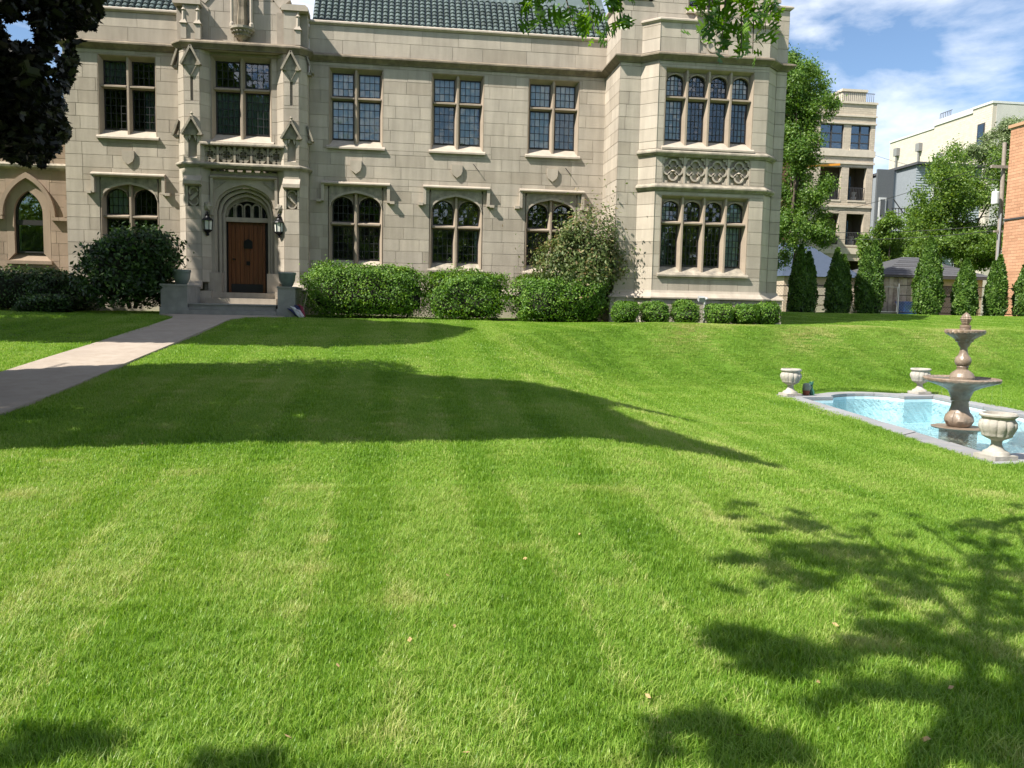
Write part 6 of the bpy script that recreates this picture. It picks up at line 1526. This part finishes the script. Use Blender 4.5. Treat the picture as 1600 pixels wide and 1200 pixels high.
# red brick house behind the arborvitae
M['redbrick'] = rough_mat('old red brick', (.17, .078, .055), (.11, .055, .04), 2, .9, piece=.25)
rb = empty('red_brick_house', (30.5, 62, 1.3), 'old red brick house glimpsed between the mansion corner and the tree', 'house'); B_ = pb_(rb, Matrix.Translation((-30.5, -62, -1.3)))
m = MB(); m.box(22, 27.9, 58, 64.9, 1, 17.6); B_(m, 'wall', rough_mat('sooty mortar', (.2, .14, .11), None, 4, .95))
m = MB(); brick_grid(m, (0, 58), (1, 0), 24, 27.9, 1.3, 17.5, .42, .16, (), 4); brick_grid(m, (27.9, 58), (0, 1), 0, 6.8, 1.3, 17.5, .42, .16, (), 5); B_(m, 'bricks', M['redbrick'], fix=False, kind='stuff')
for zz in (3.6, 7.0, 10.4):
    m = MB(); m.box(25.3, 26.3, 57.9, 57.985, zz, zz+1.9); w = B_(m, 'window', M['limeband']); m = MB(); m.box(25.4, 26.2, 57.87, 57.9, zz+.12, zz+1.8); m.build('pane', M['backglass'], w)
q = at(1222, 396, 57.6)
ac = empty('air_conditioner', (q.x, 57.75, q.z - .6), 'white air conditioner unit on the red brick wall', 'air conditioner')
m = MB(); m.box(-.5, .5, -.35, .2, 0, .95); m.build('casing', simple_mat('white enamel', (.7, .7, .68), .5), ac); m = MB(); m.lathe([(.36, 0), (.36, .02), (.3, .02)], 18); o = m.build('fan_grille', M['fascia'], ac); o.rotation_euler = (PI/2, 0, 0); o.location = (0, -.36, .5)
m = MB(); m.bar((-.45, -.3, 0), (-.45, .2, -.3), .05); m.bar((.45, -.3, 0), (.45, .2, -.3), .05); m.build('bracket', M['fascia'], ac)

# ------------------------------------------------------------------ grey clapboard house and cream building
YG = 62.0
gh = empty('clapboard_house', (38.6, YG, 1.3), 'grey blue clapboard house with wooden stair beside the tan flats', 'house'); B_ = pb_(gh, Matrix.Translation((-38.6, -YG-3, -1.3)))
m = MB(); m.box(38.6, 44, YG+.5, YG+9, 1, 13.0); m.box(38.35, 38.6, YG+3, YG+9, 1, 12.8); B_(m, 'wall', simple_mat('grey house paint', (.24, .27, .30), .8))
m = MB(); z = 1.4
while z < 12.9: m.add([(38.55, YG+.48, z), (44, YG+.48, z), (44, YG+.45, z+.0), (38.55, YG+.45, z), (38.55, YG+.49, z+.19), (44, YG+.49, z+.19)], [(3,2,5,4),(0,1,2,3)]); z += .19
B_(m, 'clapboards', simple_mat('grey blue clapboard', (.33, .37, .41), .7), fix=False, kind='stuff')
m = MB(); m.box(38.4, 44.3, YG+.1, YG+9.4, 13.0, 13.18); B_(m, 'roof', M['shingle'])
m = MB(); m.box(39.9, 41.0, YG+.38, YG+.44, 9.2, 11.4); w = B_(m, 'window', simple_mat('white trim', (.65, .65, .63), .6)); m = MB(); m.box(40.05, 40.85, YG+.34, YG+.38, 9.35, 11.25); m.build('pane', M['backglass'], w)
m = MB(); m.box(36.9, 38.3, YG+2.9, YG+3.1, 6, 13.0); B_(m, 'porch_wall', simple_mat('dark porch', (.10, .11, .12), .8))
m = MB(); m.box(37.1, 37.7, YG+2.8, YG+2.89, 9.0, 10.8); w = B_(m, 'door', simple_mat('white porch door', (.55, .56, .56), .6)); m = MB(); m.box(37.22, 37.58, YG+2.76, YG+2.8, 9.3, 10.65); m.build('pane', M['backglass'], w)
m = MB(); m.box(36.7, 40.2, YG-1.2, YG+2.7, 7.6, 7.75); B_(m, 'deck', simple_mat('brown deck', (.13, .075, .05), .8))
for k in range(16):
    m = MB(); x = 36.75+k*.22; m.box(x, x+.18, YG-1.24, YG-1.205, 6.3, 7.9); B_(m, 'deck_plank', simple_mat('brown deck plank %d' % (k % 3), ((.16, .085, .055), (.11, .06, .042), (.14, .08, .06))[k % 3], .8))
m = MB()
for k in range(9): x = 36.9+k*.25; m.box(x, x+.04, YG+.6, YG+.64, 8.8, 9.7)
m.bar((36.8, YG+.6, 9.7), (39, YG+.6, 9.7), .06); m.bar((37.0, YG+.7, 10.4), (38.2, YG+.7, 9.0), .06); B_(m, 'stair_rail', M['fascia'])
YK = 85.0
M['cream'] = rough_mat('cream brick', (.55, .50, .43), (.49, .445, .385), 2, .9, piece=.07)
ck = empty('cream_building', (58, YK, 1.3), 'long cream brick building with grey downpipes and a roof terrace', 'building'); B_ = pb_(ck, Matrix.Translation((-58, -YK, -1.3)))
KX = 58.5                                   # its long west wall runs away from the viewer
def kw(px, py): d = ray(px, py); return at(px, py, KX*d.y/d.x)
k0, k1, k2, k3 = kw(1391, 224), kw(1460, 207), kw(1520, 192), kw(1552, 161)
zA, zB, zC = k0.z, k2.z, k3.z
m = MB(); m.box(KX, 76, k1.y, k0.y, 1, zA); m.box(KX, 76, k2.y, k1.y, 1, zA+.25); m.box(KX, 76, k3.y, k2.y, 1, zC); B_(m, 'wall', simple_mat('pale mortar', (.50, .45, .38), .9))
m = MB(); brick_grid(m, (KX, k0.y), (0, -1), 0, k0.y-k2.y, 8, zA-.05, .6, .22, (), 6); brick_grid(m, (KX, k2.y), (0, -1), 0, k2.y-k3.y, 14, zC-.05, .6, .22, (), 7); B_(m, 'bricks', M['cream'], fix=False, kind='stuff')
m = MB(); m.box(KX-.12, KX+.3, k1.y, k0.y, zA, zA+.2); m.box(KX-.12, KX+.3, k2.y, k1.y, zA+.25, zA+.8); m.box(KX-.12, 76, k3.y-.1, k2.y, zC, zC+.22); B_(m, 'coping', simple_mat('pale metal coping', (.6, .6, .6), .5))
m = MB(); m.box(KX+.4, 76, k3.y-.06, k3.y-.02, 10, zC-.05); B_(m, 'render_panel', rough_mat('grey render', (.50, .49, .46), (.42, .41, .39), .6, .9))
for px, py in ((1404, 232), (1439, 224), (1471, 240)):
    q = kw(px, py); m = MB(); m.box(KX-.45, KX-.02, q.y-.35, q.y+.35, q.z-.9, q.z); m.tube([(KX-.25, q.y, q.z-.9), (KX-.25, q.y, 6)], .11, 8); B_(m, 'downpipe', simple_mat('grey downpipe', (.22, .22, .22), .5))
q = kw(1534, 193); m = MB(); m.box(KX-.06, KX-.015, q.y-.55, q.y+.55, q.z-3.4, q.z); w = B_(m, 'window', M['fascia']); m = MB(); m.box(KX-.09, KX-.06, q.y-.42, q.y+.42, q.z-3.2, q.z-.15); m.build('pane', M['backglass'], w)
q = kw(1514, 182); m = MB(); m.box(KX+.5, KX+.8, q.y-.2, q.y+.2, zA, q.z); m.box(KX+.1, KX+1.2, q.y-1.2, q.y+1.6, q.z, q.z+.3); m.box(KX+.2, KX+1.1, q.y-1.0, q.y+.6, q.z+.3, q.z+.8); B_(m, 'pergola', M['fascia'])
m = MB(); y = k1.y - .4
while y > k1.y - 2.4: m.box(KX+.3, KX+.34, y, y+.05, zA+.25, zA+1.5); y -= .3
m.box(KX+.3, KX+.34, k1.y-2.4, k1.y-.4, zA+1.5, zA+1.56); B_(m, 'terrace_railing', M['fascia'])

# ------------------------------------------------------------------ utility pole and wires
M['pole'] = rough_mat('weathered pole timber', (.34, .29, .25), (.24, .2, .17), 8, .9)
pt, pbm = at(1557, 222, 41), at(1555, 480, 41)
up_ = empty('utility_pole', (pbm.x, 41, 1.5), 'grey timber utility pole with crossarm and transformers', 'utility pole'); px0 = pbm.x
m = MB(); m.tube([(0, 0, -.2), (-.15, 0, pt.z-1.5)], [.135, .10], 10); m.build('pole', M['pole'], up_)
m = MB(); m.box(-.95, .75, -.2, -.08, 7.95, 8.1); m.box(-.5, .9, -.18, -.06, 4.6, 4.7); m.build('crossarm', M['pole'], up_)
for x in (-.62, .42):
    m = MB(); m.lathe([(.17, 0), (.19, .04), (.19, .62), (.16, .68), (.04, .70), (.04, .8)], 14, (x, -.2, 6.05)); m.build('transformer', simple_mat('pale grey enamel', (.60, .61, .62), .5), up_)
m = MB(); m.tube([(-.2, -.15, .6), (-.2, -.17, 5.6)], .05, 6); m.box(-.28, .05, -.3, -.15, 2.3, 3.0); m.build('conduit', simple_mat('grey conduit pipe', (.30, .30, .31), .6), up_)
def wire(p0, p1, sag, lab):
    pts = [Vector(p0).lerp(Vector(p1), i/14) - Vector((0, 0, sag*4*(i/14)*(1-i/14))) for i in range(15)]
    m = MB(); m.tube(pts, .017, 5); o = m.build('power_line', simple_mat('cable', (.03, .03, .03), .6)); tag(o, lab, 'cable', 'cables strung from the utility pole')
P_ = lambda z_, dx=0, dy=-.15: (px0 + dx, 41 + dy, 1.5 + z_)
wire(P_(5.05), tuple(at(1250, 361, 52)), .25, 'upper of the two dark cables low across the tan flats')
wire(P_(4.75), tuple(at(1260, 372, 50)), .25, 'lower of the two dark cables low across the tan flats')
wire(P_(8.6), tuple(at(1290, 334, 60)), .3, 'thin cable crossing the middle balconies')
wire(P_(8.15, .6), tuple(at(1780, 200, 36)), .2, 'cable running from the crossarm past the orange brick wall')
wire(P_(7.3), tuple(at(1360, 240, 80)), .3, 'thin cable reaching up towards the cream building')
# orange boom behind the tree
q0, q1 = at(1244, 261, 60), at(1312, 257, 60)
bm = empty('crane_boom', (q0.x, 60, q0.z), 'thin orange boom in front of the tan flats', 'boom'); m = MB(); m.bar((0, 0, 0), tuple(q1 - q0), .16); m.build('boom_arm', simple_mat('orange paint', (.75, .30, .03), .5), bm)
m = MB(); m.bar(tuple((q1-q0)*.1 - Vector((0, 0, .12))), tuple((q1-q0)*.6 - Vector((0, 0, .04))), .07); m.build('boom_stay', simple_mat('yellow paint', (.8, .5, .05), .5), bm)

# unseen trees added behind the viewer to darken reflections in the leaded panes
for i in range(13):
    x, y, h = -58 + i*9.3, -24 + 3*(i % 2), 12 + (i*5 % 3)
    tree('reflection_tree', (x, y, -.1), h, [(0, 0, h*.68, 4.6, 3.6), (2.2, .5, h*.42, 3.6, 3.2), (-2.4, 0, h*.45, 3.6, 3.2)], 2600, .8, 'leafy tree added out of view behind the viewer to darken window reflections', M['tree_leaf2'], 200+i, r0=.25, kind='clump', group='trees added behind the viewer for reflections')
